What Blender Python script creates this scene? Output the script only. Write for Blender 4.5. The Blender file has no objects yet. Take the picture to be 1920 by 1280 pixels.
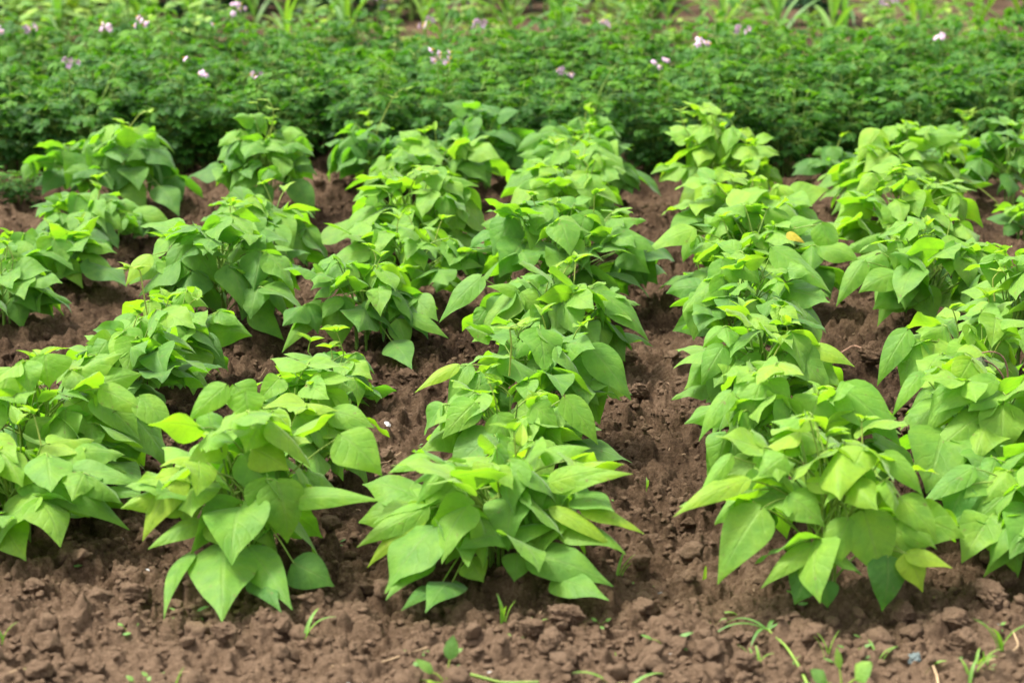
import bpy, math, random
import numpy as np

S = bpy.context.scene
COL = S.collection
R = math.radians

# ------------------------------------------------------------------ camera
CAM_H = 1.5
cd = bpy.data.cameras.new('camera')
cam = bpy.data.objects.new('camera', cd)
COL.objects.link(cam)
cam.location = (0, 0, CAM_H)
cam.rotation_euler = (R(90 - 13), 0, 0)
cd.sensor_width = 36
cd.lens = 4200 / 1920 * 36
cd.clip_start, cd.clip_end = 0.1, 1000
cd.dof.use_dof = True
cd.dof.focus_distance = 5.7
cd.dof.aperture_fstop = 4.1
S.camera = cam

# ------------------------------------------------------------------ sky, sun, exposure
SUN_EL, SUN_AZ = 64, -82            # degrees; azimuth from +Y (away from the camera) towards +X
w = bpy.data.worlds.new('World')
S.world = w
w.use_nodes = True
nt = w.node_tree
sky = nt.nodes.new('ShaderNodeTexSky')
sky.sky_type = 'NISHITA'
sky.sun_disc = False
sky.sun_elevation = R(SUN_EL)
sky.sun_rotation = R(SUN_AZ)
sky.dust_density = 4.0
sky.air_density = 1.0
hs = nt.nodes.new('ShaderNodeHueSaturation')
hs.inputs['Saturation'].default_value = 0.22      # veiled, almost white sky
bg = nt.nodes['Background']
bg.inputs['Strength'].default_value = 0.125
nt.links.new(sky.outputs[0], hs.inputs['Color'])
nt.links.new(hs.outputs[0], bg.inputs['Color'])
sl = bpy.data.lights.new('sun', 'SUN')
sl.energy = 1.9
sl.angle = R(12)
sl.color = (1.0, 0.965, 0.90)
sun = bpy.data.objects.new('sun', sl)
COL.objects.link(sun)
sun.rotation_euler = (R(90 - SUN_EL), 0, R(180 - SUN_AZ))
S.view_settings.view_transform = 'Standard'
S.view_settings.look = 'None'
S.view_settings.exposure = 1.72
S.view_settings.gamma = 1
S.cycles.max_bounces = 8
S.cycles.transmission_bounces = 6
S.cycles.diffuse_bounces = 4

BEANS = [  # x, y, radius, height, youth of leaf, seed, label
    ('L1', -1.057, 4.607, 0.254, 0.232, 0.55, 1, 'lowest bean clump cut by the left edge of the photo'),
    ('L2', -1.075, 4.860, 0.260, 0.323, 0.5, 2, 'broad left-edge bean clump with overlapping rounded leaflets, directly behind the lowest clump there'),
    ('L3', -0.976, 5.580, 0.227, 0.274, 0.45, 3, 'bean plant with hanging leaflets, midway between the left edge and the small low plant'),
    ('L3b', -0.927, 5.946, 0.212, 0.246, 0.5, 4, 'bean plant sending up a thin yellowish shoot just below the tall left clump'),
    ('L4', -0.879, 6.605, 0.282, 0.368, 0.35, 5, 'tall left bean clump with large drooping leaflets and bare stems showing beneath'),
    ('L5', -0.833, 7.464, 0.245, 0.278, 0.4, 6, 'bean plant directly behind the tall left clump, its leaflets hanging to the right'),
    ('L6', -0.960, 8.650, 0.251, 0.383, 0.3, 7, 'blue-green bean plant with a curling top tendril, second from the left in the farthest row'),
    ('K1', -1.568, 6.731, 0.230, 0.230, 0.35, 8, 'sparse bean plant half cut by the left edge, beside open soil'),
    ('K2', -1.540, 7.328, 0.258, 0.186, 0.35, 9, 'small bean plant with two big pale leaflets, near the left edge on open soil'),
    ('K3', -1.525, 7.973, 0.261, 0.207, 0.35, 10, 'low crinkled bean plant in front of the leafy mound at upper left'),
    ('K4', -1.594, 8.875, 0.321, 0.326, 0.3, 11, 'large rounded mound of bean leaves at upper left, leftmost of the farthest row'),
    ('J1', -2.001, 8.926, 0.140, 0.111, 0.0, 12, 'small dark low potato plant at the left edge, apart from the band'),
    ('M1', -0.557, 4.408, 0.222, 0.332, 0.65, 13, 'front left bean plant with one very large leaflet hanging down to the soil'),
    ('M2', -0.495, 4.922, 0.202, 0.283, 0.65, 14, 'bean plant directly behind the front left plant, its right leaflets reaching over open soil'),
    ('M3', -0.481, 5.755, 0.177, 0.150, 0.4, 15, 'small low bean plant on open soil between the left clumps and the middle row'),
    ('M4', -0.440, 6.427, 0.228, 0.280, 0.4, 16, 'bean plant with a wide pale leaflet hanging on its left over open soil'),
    ('M5', -0.323, 6.989, 0.247, 0.276, 0.45, 17, 'bean plant directly behind the one with the wide pale hanging leaflet'),
    ('M6', -0.332, 7.604, 0.277, 0.348, 0.55, 18, 'full yellow-green bean plant in the row just left of the middle row'),
    ('M7', -0.345, 8.939, 0.291, 0.275, 0.5, 19, 'bean plant with two yellow-green top leaflets, between the two dark back plants'),
    ('M8', -0.601, 9.248, 0.190, 0.290, 0.1, 20, 'dark green bean plant sending one long tendril up against the potato band'),
    ('M9', -0.124, 9.389, 0.215, 0.333, 0.1, 21, 'pointed dark green bean plant beside the potato band, with a bright leafy tip'),
    ('N1', -0.033, 4.395, 0.260, 0.268, 0.6, 22, 'front middle bean plant with a broad leaflet stretched out to the right'),
    ('N2', -0.006, 5.028, 0.219, 0.223, 0.55, 23, 'low bean plant close behind the front middle plant'),
    ('N3', 0.073, 5.351, 0.238, 0.318, 0.45, 24, 'central bean plant with two big rounded leaflets hanging side by side'),
    ('N4', 0.128, 6.162, 0.234, 0.269, 0.45, 25, 'bean plant with a bright pale three-part leaf on top, behind the central plant'),
    ('N5', 0.151, 6.869, 0.310, 0.359, 0.4, 26, 'wide bean clump with bare stems showing under its leaves, in the middle row'),
    ('N6', 0.221, 7.952, 0.279, 0.349, 0.5, 27, 'bean plant in the middle row, just in front of the one with long hanging leaflets'),
    ('N7', 0.277, 8.849, 0.278, 0.304, 0.4, 28, 'bean plant with long hanging leaflets near the far end of the middle row'),
    ('N8', 0.308, 9.490, 0.217, 0.282, 0.2, 29, 'greyish green bean plant farthest in the middle row, against the potato band'),
    ('O1', 0.625, 4.257, 0.236, 0.350, 0.7, 30, 'front right bean plant with dark shaded leaves under its bright crown'),
    ('O2', 0.614, 4.740, 0.249, 0.346, 0.6, 31, 'bean plant behind the front right plant, one long leaflet pointing down right'),
    ('O3', 0.639, 5.451, 0.215, 0.310, 0.5, 32, 'bean plant with small upright yellow-green top leaves, third from the front in the right row'),
    ('O4', 0.642, 6.162, 0.249, 0.330, 0.4, 33, 'bean plant with a large hanging leaflet, fourth from the front in the right row'),
    ('O5', 0.745, 6.869, 0.285, 0.322, 0.5, 34, 'wide bean clump holding the one yellow leaf, in the right row'),
    ('O6', 0.798, 7.652, 0.278, 0.328, 0.65, 35, 'yellow-green layered bean plant, second from the far end of the right row'),
    ('O7', 0.807, 8.686, 0.262, 0.403, 0.65, 36, 'tall pointed bean plant at the far end of the right row'),
    ('P1', 1.078, 4.446, 0.223, 0.254, 0.5, 37, 'lowest bean plant at the right edge, over a dark hollow in the soil'),
    ('P2', 1.059, 4.839, 0.217, 0.322, 0.55, 38, 'bean plant near the right edge with long slanting pale leaflets'),
    ('P3', 1.142, 5.376, 0.219, 0.333, 0.55, 39, 'bean plant near the right edge carrying a wilted brownish stem'),
    ('P4', 1.366, 5.916, 0.189, 0.370, 0.5, 40, 'bean plant at the right edge with one leaf raised above its crown'),
    ('P5', 1.254, 6.627, 0.267, 0.331, 0.5, 41, 'bean plant with long pointed leaflets hanging over the soil path on the right'),
    ('P6', 1.350, 7.464, 0.299, 0.351, 0.6, 42, 'wide yellow-green bean plant behind the one overhanging the soil path on the right'),
    ('P7', 1.515, 8.601, 0.291, 0.363, 0.6, 43, 'bean plant with bright translucent top leaves, right of the tall pointed far plant'),
    ('Q1', 1.874, 8.111, 0.108, 0.159, 0.3, 44, 'piece of a bean plant showing at the right edge, on dark soil'),
    ('Q2', 2.014, 8.939, 0.248, 0.331, 0.2, 45, 'dark blue-green bean plant in the upper right corner of the bean field'),
    ('Q3', 1.917, 9.490, 0.194, 0.275, 0.2, 46, 'dark bean plant with a yellow flowering tip at the upper right'),
    ('Q4', 1.342, 9.461, 0.137, 0.172, 0.15, 47, 'small low bean plant between the two far right rows, beside the potato band'),
]
PLACED_LEAVES = {  # plant: leaf base, leaf tip, width, youth tint with the shade on low leaves painted in (metres from the plant foot)
    'L1': [
        (0.096, -0.081, 0.151, 0.251, -0.13, 0.068, 0.067, 0.35),
        (-0.013, -0.129, 0.079, 0.053, -0.213, 0.006, 0.089, 0.6),
        (0.196, -0.092, 0.133, 0.293, -0.119, 0.131, 0.029, 0.3),
        (0.124, -0.065, 0.174, 0.27, -0.105, 0.157, 0.065, 0.35),
        (0.023, -0.071, 0.165, 0.128, -0.107, 0.093, 0.068, 0.35),
    ],
    'L2': [
        (0.04, -0.026, 0.354, 0.049, -0.047, 0.286, 0.104, 0.5),
        (0.163, -0.047, 0.282, 0.269, -0.079, 0.232, 0.065, 0.6),
        (0.251, -0.056, 0.264, 0.328, -0.087, 0.189, 0.073, 0.5),
        (-0.038, -0.026, 0.323, -0.061, -0.051, 0.244, 0.107, 0.6),
    ],
    'L3': [
        (-0.004, -0.041, 0.238, 0.057, -0.073, 0.147, 0.065, 0.3),
        (-0.013, -0.049, 0.223, 0.011, -0.079, 0.126, 0.078, 0.5),
        (-0.051, -0.049, 0.223, -0.09, -0.072, 0.159, 0.081, 0.35),
    ],
    'L3b': [
        (0.019, -0.03, 0.23, 0.078, -0.062, 0.134, 0.072, 0.35),
        (-0.095, -0.04, 0.21, -0.178, -0.073, 0.144, 0.065, 0.4),
    ],
    'L4': [
        (-0.077, -0.066, 0.288, 0.008, -0.106, 0.176, 0.101, 0.3),
        (-0.092, -0.068, 0.283, -0.141, -0.102, 0.182, 0.076, 0.3),
        (0.022, -0.028, 0.372, 0.039, -0.051, 0.296, 0.087, 0.35),
        (-0.195, -0.082, 0.254, -0.264, -0.115, 0.172, 0.063, 0.85),
        (0.117, -0.152, 0.107, 0.205, -0.19, 0.011, 0.079, 0.3),
    ],
    'L6': [
        (0.055, -0.064, 0.288, 0.097, -0.092, 0.199, 0.103, 0.45),
        (-0.026, -0.099, 0.2, -0.126, -0.137, 0.123, 0.093, 0.35),
        (0.119, -0.115, 0.161, 0.202, -0.157, 0.044, 0.103, 0.1),
    ],
    'K2': [
        (-0.061, -0.053, 0.155, -0.095, -0.076, 0.087, 0.088, 0.45),
        (-0.017, -0.053, 0.155, 0.046, -0.094, 0.028, 0.088, 0.35),
        (0.068, -0.099, 0.101, 0.137, -0.16, 0.006, 0.07, 0.6),
    ],
    'K3': [
        (-0.055, -0.087, 0.129, -0.11, -0.111, 0.075, 0.114, 0.35),
        (0.058, -0.074, 0.146, 0.136, -0.1, 0.092, 0.095, 0.35),
    ],
    'K4': [
        (0.126, -0.05, 0.297, 0.18, -0.086, 0.185, 0.117, 0.2),
        (0.073, -0.151, 0.132, 0.164, -0.223, 0.006, 0.105, 0.4),
        (0.211, -0.163, 0.112, 0.298, -0.284, 0.006, 0.116, 0.1),
        (-0.025, -0.116, 0.19, -0.065, -0.148, 0.089, 0.105, 0.2),
    ],
    'M1': [
        (-0.021, -0.12, 0.095, 0.001, -0.343, 0.006, 0.141, 0.4),
        (0.03, -0.123, 0.088, 0.126, -0.283, 0.006, 0.081, 0.35),
        (-0.089, -0.129, 0.075, -0.112, -0.337, 0.006, 0.043, 0.35),
        (-0.114, -0.065, 0.228, -0.184, -0.11, 0.103, 0.081, 0.95),
        (-0.048, -0.1, 0.144, 0.025, -0.127, 0.084, 0.081, 0.7),
        (-0.072, -0.104, 0.134, -0.168, -0.136, 0.091, 0.048, 0.5),
        (0.212, -0.037, 0.297, 0.294, -0.069, 0.224, 0.103, 0.5),
        (-0.021, -0.022, 0.395, -0.094, -0.052, 0.33, 0.054, 0.5),
        (0.018, -0.022, 0.382, 0.026, -0.039, 0.326, 0.075, 0.5),
        (0.106, -0.086, 0.177, 0.294, -0.138, 0.191, 0.054, 0.5),
        (0.12, -0.135, 0.058, 0.2, -0.163, 0.006, 0.086, 0.1),
        (0.045, -0.144, 0.039, 0.107, -0.302, 0.006, 0.064, 0.05),
        (0.015, -0.052, 0.259, 0.084, -0.087, 0.163, 0.081, 0.3),
        (0.034, -0.047, 0.272, 0.106, -0.07, 0.234, 0.086, 0.9),
        (-0.025, -0.043, 0.282, -0.098, -0.068, 0.244, 0.065, 0.8),
    ],
    'M2': [
        (-0.13, -0.027, 0.269, -0.087, -0.047, 0.214, 0.084, 0.4),
        (0.016, -0.055, 0.204, 0.089, -0.084, 0.138, 0.072, 0.5),
        (0.087, -0.05, 0.215, 0.185, -0.079, 0.186, 0.072, 0.5),
    ],
    'M4': [
        (-0.114, -0.088, 0.15, -0.22, -0.139, 0.02, 0.074, 0.5),
        (-0.066, -0.086, 0.155, -0.058, -0.124, 0.029, 0.114, 0.45),
        (0.109, -0.111, 0.105, 0.14, -0.139, 0.017, 0.071, 0.4),
        (0.147, -0.105, 0.116, 0.253, -0.139, 0.061, 0.046, 0.4),
        (0.094, -0.14, 0.048, 0.157, -0.341, 0.006, 0.092, 0.15),
    ],
    'M5': [
        (0.106, -0.087, 0.164, 0.232, -0.122, 0.154, 0.067, 0.3),
        (-0.129, -0.07, 0.195, -0.26, -0.11, 0.152, 0.084, 0.4),
    ],
    'M6': [
        (-0.139, -0.086, 0.229, -0.246, -0.126, 0.145, 0.1, 0.5),
        (-0.03, -0.095, 0.212, -0.066, -0.122, 0.126, 0.091, 0.3),
    ],
    'N1': [
        (0.068, -0.137, 0.083, 0.23, -0.187, 0.036, 0.091, 0.3),
        (0.118, -0.163, 0.039, 0.217, -0.264, 0.006, 0.069, 0.35),
        (-0.14, -0.089, 0.164, -0.271, -0.132, 0.1, 0.062, 0.6),
        (-0.136, -0.137, 0.083, -0.21, -0.255, 0.006, 0.062, 0.3),
        (-0.063, -0.098, 0.148, -0.1, -0.127, 0.06, 0.102, 0.5),
        (-0.085, -0.048, 0.231, -0.064, -0.071, 0.16, 0.097, 0.6),
        (0.108, -0.062, 0.208, 0.221, -0.095, 0.245, 0.054, 0.7),
        (0.122, -0.066, 0.201, 0.268, -0.109, 0.242, 0.048, 0.7),
        (0.114, -0.09, 0.161, 0.239, -0.133, 0.092, 0.039, 0.9),
        (0.175, -0.09, 0.161, 0.293, -0.126, 0.124, 0.041, 0.85),
        (-0.052, -0.144, 0.072, -0.025, -0.163, 0.017, 0.066, 0.6),
        (-0.086, -0.167, 0.033, -0.131, -0.327, 0.006, 0.075, 0.1),
        (-0.114, -0.175, 0.021, -0.176, -0.321, 0.006, 0.043, 0.1),
        (0.044, -0.138, 0.081, 0.038, -0.159, 0.015, 0.062, 0.3),
        (-0.098, -0.046, 0.234, -0.162, -0.075, 0.164, 0.043, 0.5),
        (-0.138, -0.035, 0.253, -0.213, -0.058, 0.229, 0.043, 0.5),
        (-0.149, -0.096, 0.151, -0.254, -0.139, 0.059, 0.048, 0.95),
        (0.001, -0.116, 0.118, 0.075, -0.138, 0.103, 0.054, 0.5),
    ],
    'N2': [
        (-0.028, -0.048, 0.179, 0.0, -0.072, 0.105, 0.074, 0.5),
        (-0.08, -0.034, 0.202, -0.153, -0.065, 0.128, 0.076, 0.5),
        (0.055, -0.038, 0.197, 0.11, -0.059, 0.152, 0.074, 0.5),
        (0.129, -0.028, 0.213, 0.202, -0.064, 0.115, 0.074, 0.5),
    ],
    'N3': [
        (0.018, -0.066, 0.227, -0.039, -0.098, 0.139, 0.101, 0.35),
        (0.031, -0.062, 0.236, 0.134, -0.105, 0.136, 0.114, 0.4),
        (0.118, -0.05, 0.263, 0.212, -0.094, 0.147, 0.093, 0.3),
        (-0.176, -0.069, 0.221, -0.23, -0.099, 0.135, 0.058, 0.4),
        (-0.205, -0.069, 0.221, -0.305, -0.103, 0.165, 0.039, 0.9),
        (-0.112, -0.072, 0.215, -0.15, -0.087, 0.179, 0.078, 0.25),
    ],
    'N4': [
        (0.025, -0.034, 0.249, 0.02, -0.068, 0.137, 0.116, 0.35),
        (-0.11, -0.048, 0.224, -0.217, -0.093, 0.114, 0.083, 0.6),
        (-0.102, -0.047, 0.226, -0.051, -0.068, 0.173, 0.068, 0.6),
        (-0.11, -0.045, 0.23, -0.195, -0.069, 0.251, 0.045, 0.5),
        (-0.215, -0.025, 0.267, -0.327, -0.072, 0.155, 0.072, 0.3),
        (0.124, -0.047, 0.226, 0.249, -0.098, 0.108, 0.082, 0.3),
    ],
    'N5': [
        (-0.151, -0.055, 0.315, -0.208, -0.091, 0.205, 0.115, 0.2),
        (-0.085, -0.055, 0.315, 0.013, -0.086, 0.27, 0.099, 0.3),
        (0.063, -0.046, 0.33, 0.145, -0.087, 0.221, 0.099, 0.3),
        (0.161, -0.079, 0.269, 0.291, -0.119, 0.227, 0.074, 0.3),
    ],
    'N7': [
        (0.039, -0.043, 0.278, 0.133, -0.09, 0.147, 0.116, 0.35),
        (-0.067, -0.114, 0.151, -0.152, -0.152, 0.051, 0.116, 0.2),
    ],
    'O1': [
        (0.06, -0.088, 0.197, 0.092, -0.128, 0.074, 0.106, 0.6),
        (0.028, -0.094, 0.183, -0.026, -0.13, 0.077, 0.064, 0.55),
        (-0.142, -0.086, 0.202, -0.225, -0.132, 0.071, 0.099, 0.5),
        (-0.167, -0.064, 0.255, -0.31, -0.107, 0.198, 0.05, 0.8),
        (-0.198, -0.046, 0.298, -0.264, -0.077, 0.215, 0.035, 0.5),
        (0.104, -0.044, 0.303, 0.175, -0.075, 0.229, 0.052, 0.5),
        (0.133, -0.078, 0.221, 0.2, -0.109, 0.146, 0.071, 0.6),
        (0.132, -0.094, 0.183, 0.197, -0.119, 0.134, 0.04, 0.5),
        (0.14, -0.119, 0.123, 0.17, -0.142, 0.055, 0.062, 1.0),
        (0.14, -0.119, 0.123, 0.222, -0.144, 0.104, 0.039, 0.95),
        (-0.046, -0.128, 0.102, -0.078, -0.151, 0.033, 0.077, 0.0),
        (0.104, -0.122, 0.116, 0.092, -0.152, 0.018, 0.081, 0.0),
        (-0.021, -0.14, 0.073, -0.015, -0.154, 0.026, 0.054, 0.0),
        (-0.045, -0.113, 0.138, -0.143, -0.148, 0.065, 0.044, 0.6),
        (-0.048, -0.066, 0.25, 0.039, -0.092, 0.241, 0.035, 0.8),
        (-0.085, -0.076, 0.226, -0.019, -0.101, 0.174, 0.075, 0.5),
        (-0.094, -0.046, 0.298, -0.147, -0.064, 0.26, 0.063, 0.5),
        (0.041, -0.056, 0.274, 0.081, -0.076, 0.221, 0.073, 0.5),
    ],
    'O2': [
        (0.1, -0.04, 0.312, 0.222, -0.091, 0.2, 0.102, 0.4),
        (0.049, -0.049, 0.293, 0.02, -0.07, 0.227, 0.11, 0.45),
        (-0.077, -0.037, 0.319, -0.11, -0.07, 0.214, 0.088, 0.5),
        (-0.059, -0.034, 0.325, -0.012, -0.06, 0.254, 0.072, 0.45),
        (-0.141, -0.044, 0.303, -0.211, -0.079, 0.206, 0.046, 0.45),
    ],
    'O3': [
        (-0.117, -0.052, 0.24, -0.171, -0.082, 0.152, 0.073, 0.3),
        (-0.058, -0.06, 0.221, -0.033, -0.075, 0.178, 0.073, 0.3),
        (0.1, -0.052, 0.24, 0.203, -0.084, 0.2, 0.053, 0.85),
    ],
    'O4': [
        (-0.055, -0.031, 0.318, -0.06, -0.07, 0.185, 0.092, 0.35),
        (-0.01, -0.033, 0.314, 0.048, -0.058, 0.254, 0.077, 0.35),
        (0.086, -0.025, 0.347, 0.238, -0.081, 0.24, 0.092, 0.4),
        (-0.124, -0.078, 0.217, -0.139, -0.11, 0.11, 0.089, 0.4),
    ],
    'O5': [
        (0.211, -0.043, 0.296, 0.243, -0.075, 0.193, 0.096, 0.4),
        (-0.185, -0.051, 0.281, -0.327, -0.094, 0.222, 0.082, 0.6),
    ],
    'O7': [
        (-0.045, -0.118, 0.177, -0.17, -0.166, 0.06, 0.093, 0.6),
        (-0.002, -0.07, 0.294, -0.002, -0.094, 0.215, 0.124, 0.7),
    ],
    'P1': [
        (-0.136, -0.042, 0.217, -0.246, -0.079, 0.15, 0.052, 0.35),
        (-0.035, -0.054, 0.196, -0.149, -0.095, 0.106, 0.068, 0.5),
        (-0.153, -0.06, 0.186, -0.191, -0.084, 0.113, 0.07, 0.1),
        (-0.045, -0.107, 0.099, -0.124, -0.142, 0.008, 0.049, 0.5),
    ],
    'P2': [
        (-0.153, -0.024, 0.317, -0.219, -0.056, 0.228, 0.038, 0.4),
        (0.008, -0.03, 0.302, -0.132, -0.073, 0.236, 0.059, 0.5),
        (-0.071, -0.033, 0.295, -0.144, -0.069, 0.193, 0.073, 0.5),
        (-0.011, -0.057, 0.239, -0.169, -0.112, 0.12, 0.071, 0.55),
    ],
    'P3': [
        (-0.177, -0.038, 0.294, -0.251, -0.08, 0.171, 0.065, 0.3),
        (-0.152, -0.048, 0.27, -0.193, -0.079, 0.17, 0.078, 0.4),
    ],
    'P4': [
        (-0.073, -0.019, 0.376, -0.079, -0.044, 0.291, 0.083, 0.35),
        (-0.016, -0.026, 0.346, 0.011, -0.045, 0.291, 0.057, 0.35),
    ],
    'P5': [
        (-0.086, -0.098, 0.188, -0.169, -0.144, 0.055, 0.076, 0.4),
        (-0.208, -0.076, 0.232, -0.289, -0.119, 0.11, 0.067, 0.4),
        (-0.034, -0.102, 0.181, -0.099, -0.132, 0.098, 0.079, 0.4),
    ],
    'P7': [
        (-0.102, -0.034, 0.353, -0.186, -0.073, 0.245, 0.113, 0.8),
        (-0.129, -0.115, 0.19, -0.296, -0.175, 0.055, 0.102, 0.4),
    ],
}
FLOWERS = [  # x, y, z, blooms, spread
    (-2.303, 10.800, 0.504, 6, 0.045),
    (-2.345, 10.350, 0.535, 3, 0.03),
    (-1.932, 10.800, 0.514, 4, 0.035),
    (-1.765, 10.800, 0.534, 5, 0.035),
    (-1.357, 11.250, 0.560, 5, 0.04),
    (-1.427, 10.800, 0.524, 1, 0.01),
    (-0.656, 11.250, 0.634, 5, 0.035),
    (-0.426, 11.250, 0.502, 5, 0.05),
    (-0.166, 10.800, 0.514, 5, 0.04),
    (-0.322, 9.900, 0.460, 9, 0.05),
    (0.224, 9.900, 0.404, 4, 0.05),
    (0.654, 9.900, 0.430, 4, 0.05),
    (1.045, 10.350, 0.530, 4, 0.04),
    (0.836, 9.900, 0.521, 3, 0.03),
    (1.861, 11.250, 0.594, 6, 0.05),
    (1.959, 10.350, 0.506, 4, 0.03),
    (-1.435, 9.900, 0.448, 1, 0.01),
    (-1.353, 9.900, 0.380, 2, 0.02),
    (-1.946, 9.900, 0.441, 3, 0.04),
    (0.448, 10.800, 0.529, 3, 0.03),
    (-1.131, 9.900, 0.387, 3, 0.04),
]
GRASSES = [
    (-0.612, 3.763, 0.0723, 1, 0.1, 'single broad bright green grass blade at the bottom edge, left of centre'),
    (0.195, 3.751, 0.1058, 2, -0.5, 'long grass blade leaning left at the bottom edge, beside a curled yellow leaf'),
    (0.196, 3.95, 0.0302, 3, 0, 'short twin grass shoot above the curled yellow leaf on the foreground soil'),
    (0.585, 3.93, 0.0551, 3, 0.1, 'thin grass tuft below the front right plant'),
    (0.689, 3.955, 0.0483, 3, 0.3, 'v-shaped grass sprout on the soil below the front right plant'),
    (0.76, 3.881, 0.0545, 1, 0.5, 'single slanting grass blade beside the blue-grey shard'),
    (0.912, 3.936, 0.0852, 4, -0.2, 'grass tuft with a reddish stem in the lower right corner'),
    (0.313, 5.015, 0.0449, 2, 0, 'tiny grass sprout on the path between the middle and right plants'),
    (0.392, 4.378, 0.0397, 1, 0, 'lone upright grass blade left of the front right plant'),
    (0.407, 4.206, 0.0478, 1, 0.9, 'arched grass blade on the soil left of the front right plant'),
    (-0.393, 4.055, 0.0772, 2, 0.4, 'thin grass stalk with a bent leaf right of the front left plant'),
    (-0.016, 4.108, 0.0625, 5, 0, 'tuft of thin grass under the front middle plant'),
    (0.041, 4.123, 0.047, 3, 0.3, 'thin grass at the right foot of the front middle plant'),
    (0.0, 4.006, 0.0346, 2, 0.5, 'pair of short grass blades on soil below the front middle plant'),
    (-0.351, 5.58, 0.0413, 2, 0.2, 'tiny grass sprout beside the small low bean plant'),
    (0.218, 4.344, 0.0657, 3, 0.2, 'grass sprout with a round leaf at its foot, right of the front middle plant'),
    (0.29, 5.094, 0.0278, 2, 0.3, 'tiny pale sprout left of the sprout on the central path'),
    (-0.967, 4.02, 0.0613, 2, 0.1, 'grass blades cut by the left edge near the bottom'),
    (-0.686, 3.763, 0.0386, 2, -0.3, 'short grass blades at the bottom edge, left of the broad blade'),
    (-0.401, 3.815, 0.0215, 1, 0.2, 'yellowish tiny grass blade near the bottom straw'),
    (0.515, 3.922, 0.03, 2, 0.2, 'tiny grass beside the toppled weed stalk'),
]
SEEDLINGS = [
    (-0.117, 3.781, 0.0891, 0, 'seedling with one tall spoon-shaped leaf at the bottom edge, centre'),
    (0.286, 3.983, 0.0446, 1, 'four-leaf seedling on bare soil between the middle and right plants'),
    (0.224, 4.354, 0.0285, 2, 'small round-leaved seedling right of the front middle plant'),
    (0.589, 3.751, 0.0914, 3, 'large pale round-leaved seedling at the bottom edge on the right'),
    (-0.912, 3.881, 0.0396, 1, 'small bluish seedling near the lower left corner'),
    (-0.607, 3.807, 0.0292, 1, 'flat seedling beside the broad grass blade at bottom left'),
    (-0.867, 4.76, 0.0261, 2, 'tiny seedling behind the white chip at left'),
    (0.575, 4.247, 0.03, 2, 'tiny seedling at the foot of the front right plant'),
    (-0.643, 4.2, 0.0361, 1, 'small seedling under the giant hanging leaflet of the front left plant'),
    (0.223, 3.751, 0.0577, 4, 'curled yellow-green leaf sprout at the bottom edge, right of centre'),
]
STONES = [
    (-0.757, 4.436, 0.0468, 0.82, 'large whitish stone chip left of the front left plant'),
    (-0.835, 4.57, 0.0172, 0.7, 'small cream stone chip on dark soil at left'),
    (-0.887, 5.139, 0.0204, 0.6, 'grey pebble on the soil behind the lowest left clumps'),
    (-0.81, 4.215, 0.0213, 0.55, 'flat grey stone among clods at lower left'),
    (-0.845, 4.206, 0.017, 0.5, 'grey stone chip left of the flat grey stone'),
    (-0.497, 3.868, 0.0148, 0.75, 'white stone chip on the bare foreground strip'),
    (-0.492, 3.769, 0.0155, 0.75, 'white chip at the bottom edge near the broad grass blade'),
    (-0.295, 3.823, 0.0196, 0.6, 'bluish white chip below the long straw'),
    (-0.236, 3.802, 0.0234, 0.6, 'flat pale chip left of the spoon-leaved seedling'),
    (-0.039, 3.823, 0.0215, 0.7, 'white chip right of the spoon-leaved seedling'),
    (-0.076, 4.006, 0.0122, 0.7, 'cream chip below the front middle plant'),
    (-0.092, 3.955, 0.0121, 0.7, 'round white pebble above the spoon-leaved seedling'),
    (0.304, 4.361, 0.0198, 0.6, 'whitish chip on the path right of the front middle plant'),
    (0.297, 3.955, 0.0121, 0.7, 'blue-white pebble under the four-leaf seedling'),
    (-0.317, 5.466, 0.0351, 0.6, 'shiny pale flake on soil right of the small low plant'),
    (0.942, 4.123, 0.023, 0.35, 'dark angular stone in the lower right corner'),
    (-0.877, 3.763, 0.0232, 0.5, 'grey stone at the bottom edge near the left corner'),
    (0.753, 3.969, 0.0626, -0.42, 'flat blue-grey shard on the soil below the front right plant'),
    (0.476, 3.802, 0.0136, 0.7, 'white chip at the bottom edge below the toppled weed'),
]
BIG_CLODS = [
    (0.76, 4.138, 0.0503, 1, 'large round clod right of the front right plant foot'),
    (0.954, 4.225, 0.0705, 2, 'flat wide clod near the right edge'),
    (1.007, 4.321, 0.0457, 3, 'clod beneath the right edge plant'),
    (0.852, 4.079, 0.0579, 4, 'lumpy clod right of the front right plant'),
    (0.103, 4.114, 0.0626, 5, 'blocky clod under the right side of the front middle plant'),
    (0.04, 4.006, 0.0448, 6, 'pale clod below the front middle plant'),
    (0.069, 3.908, 0.0538, 7, 'broad clod in the foreground below the middle plant'),
    (-0.555, 4.043, 0.0472, 8, 'clod under the tip of the largest hanging leaflet'),
    (-0.441, 4.073, 0.0372, 9, 'clod just right of the front left plant'),
    (-0.746, 4.247, 0.0643, 10, 'crumbling clod left of the front left plant'),
    (-0.964, 4.295, 0.039, 11, 'upright clod near the lower left edge'),
    (0.425, 3.868, 0.0494, 12, 'clod below the toppled weed stalk'),
    (0.843, 3.978, 0.0526, 13, 'pale clod behind the slanting grass blade'),
    (1.025, 6.149, 0.0904, 14, 'big clod on the path at right, by a leaf tip'),
    (0.347, 5.887, 0.0752, 15, 'clod right of the central bean plant'),
    (-0.297, 6.049, 0.0594, 16, 'clod by the foot of the plant with the pale hanging leaflet'),
    (-0.258, 5.072, 0.0428, 17, 'clod between the front left and front middle plants'),
    (0.335, 6.226, 0.0518, 18, 'small rounded clod right of the middle row'),
]

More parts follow.
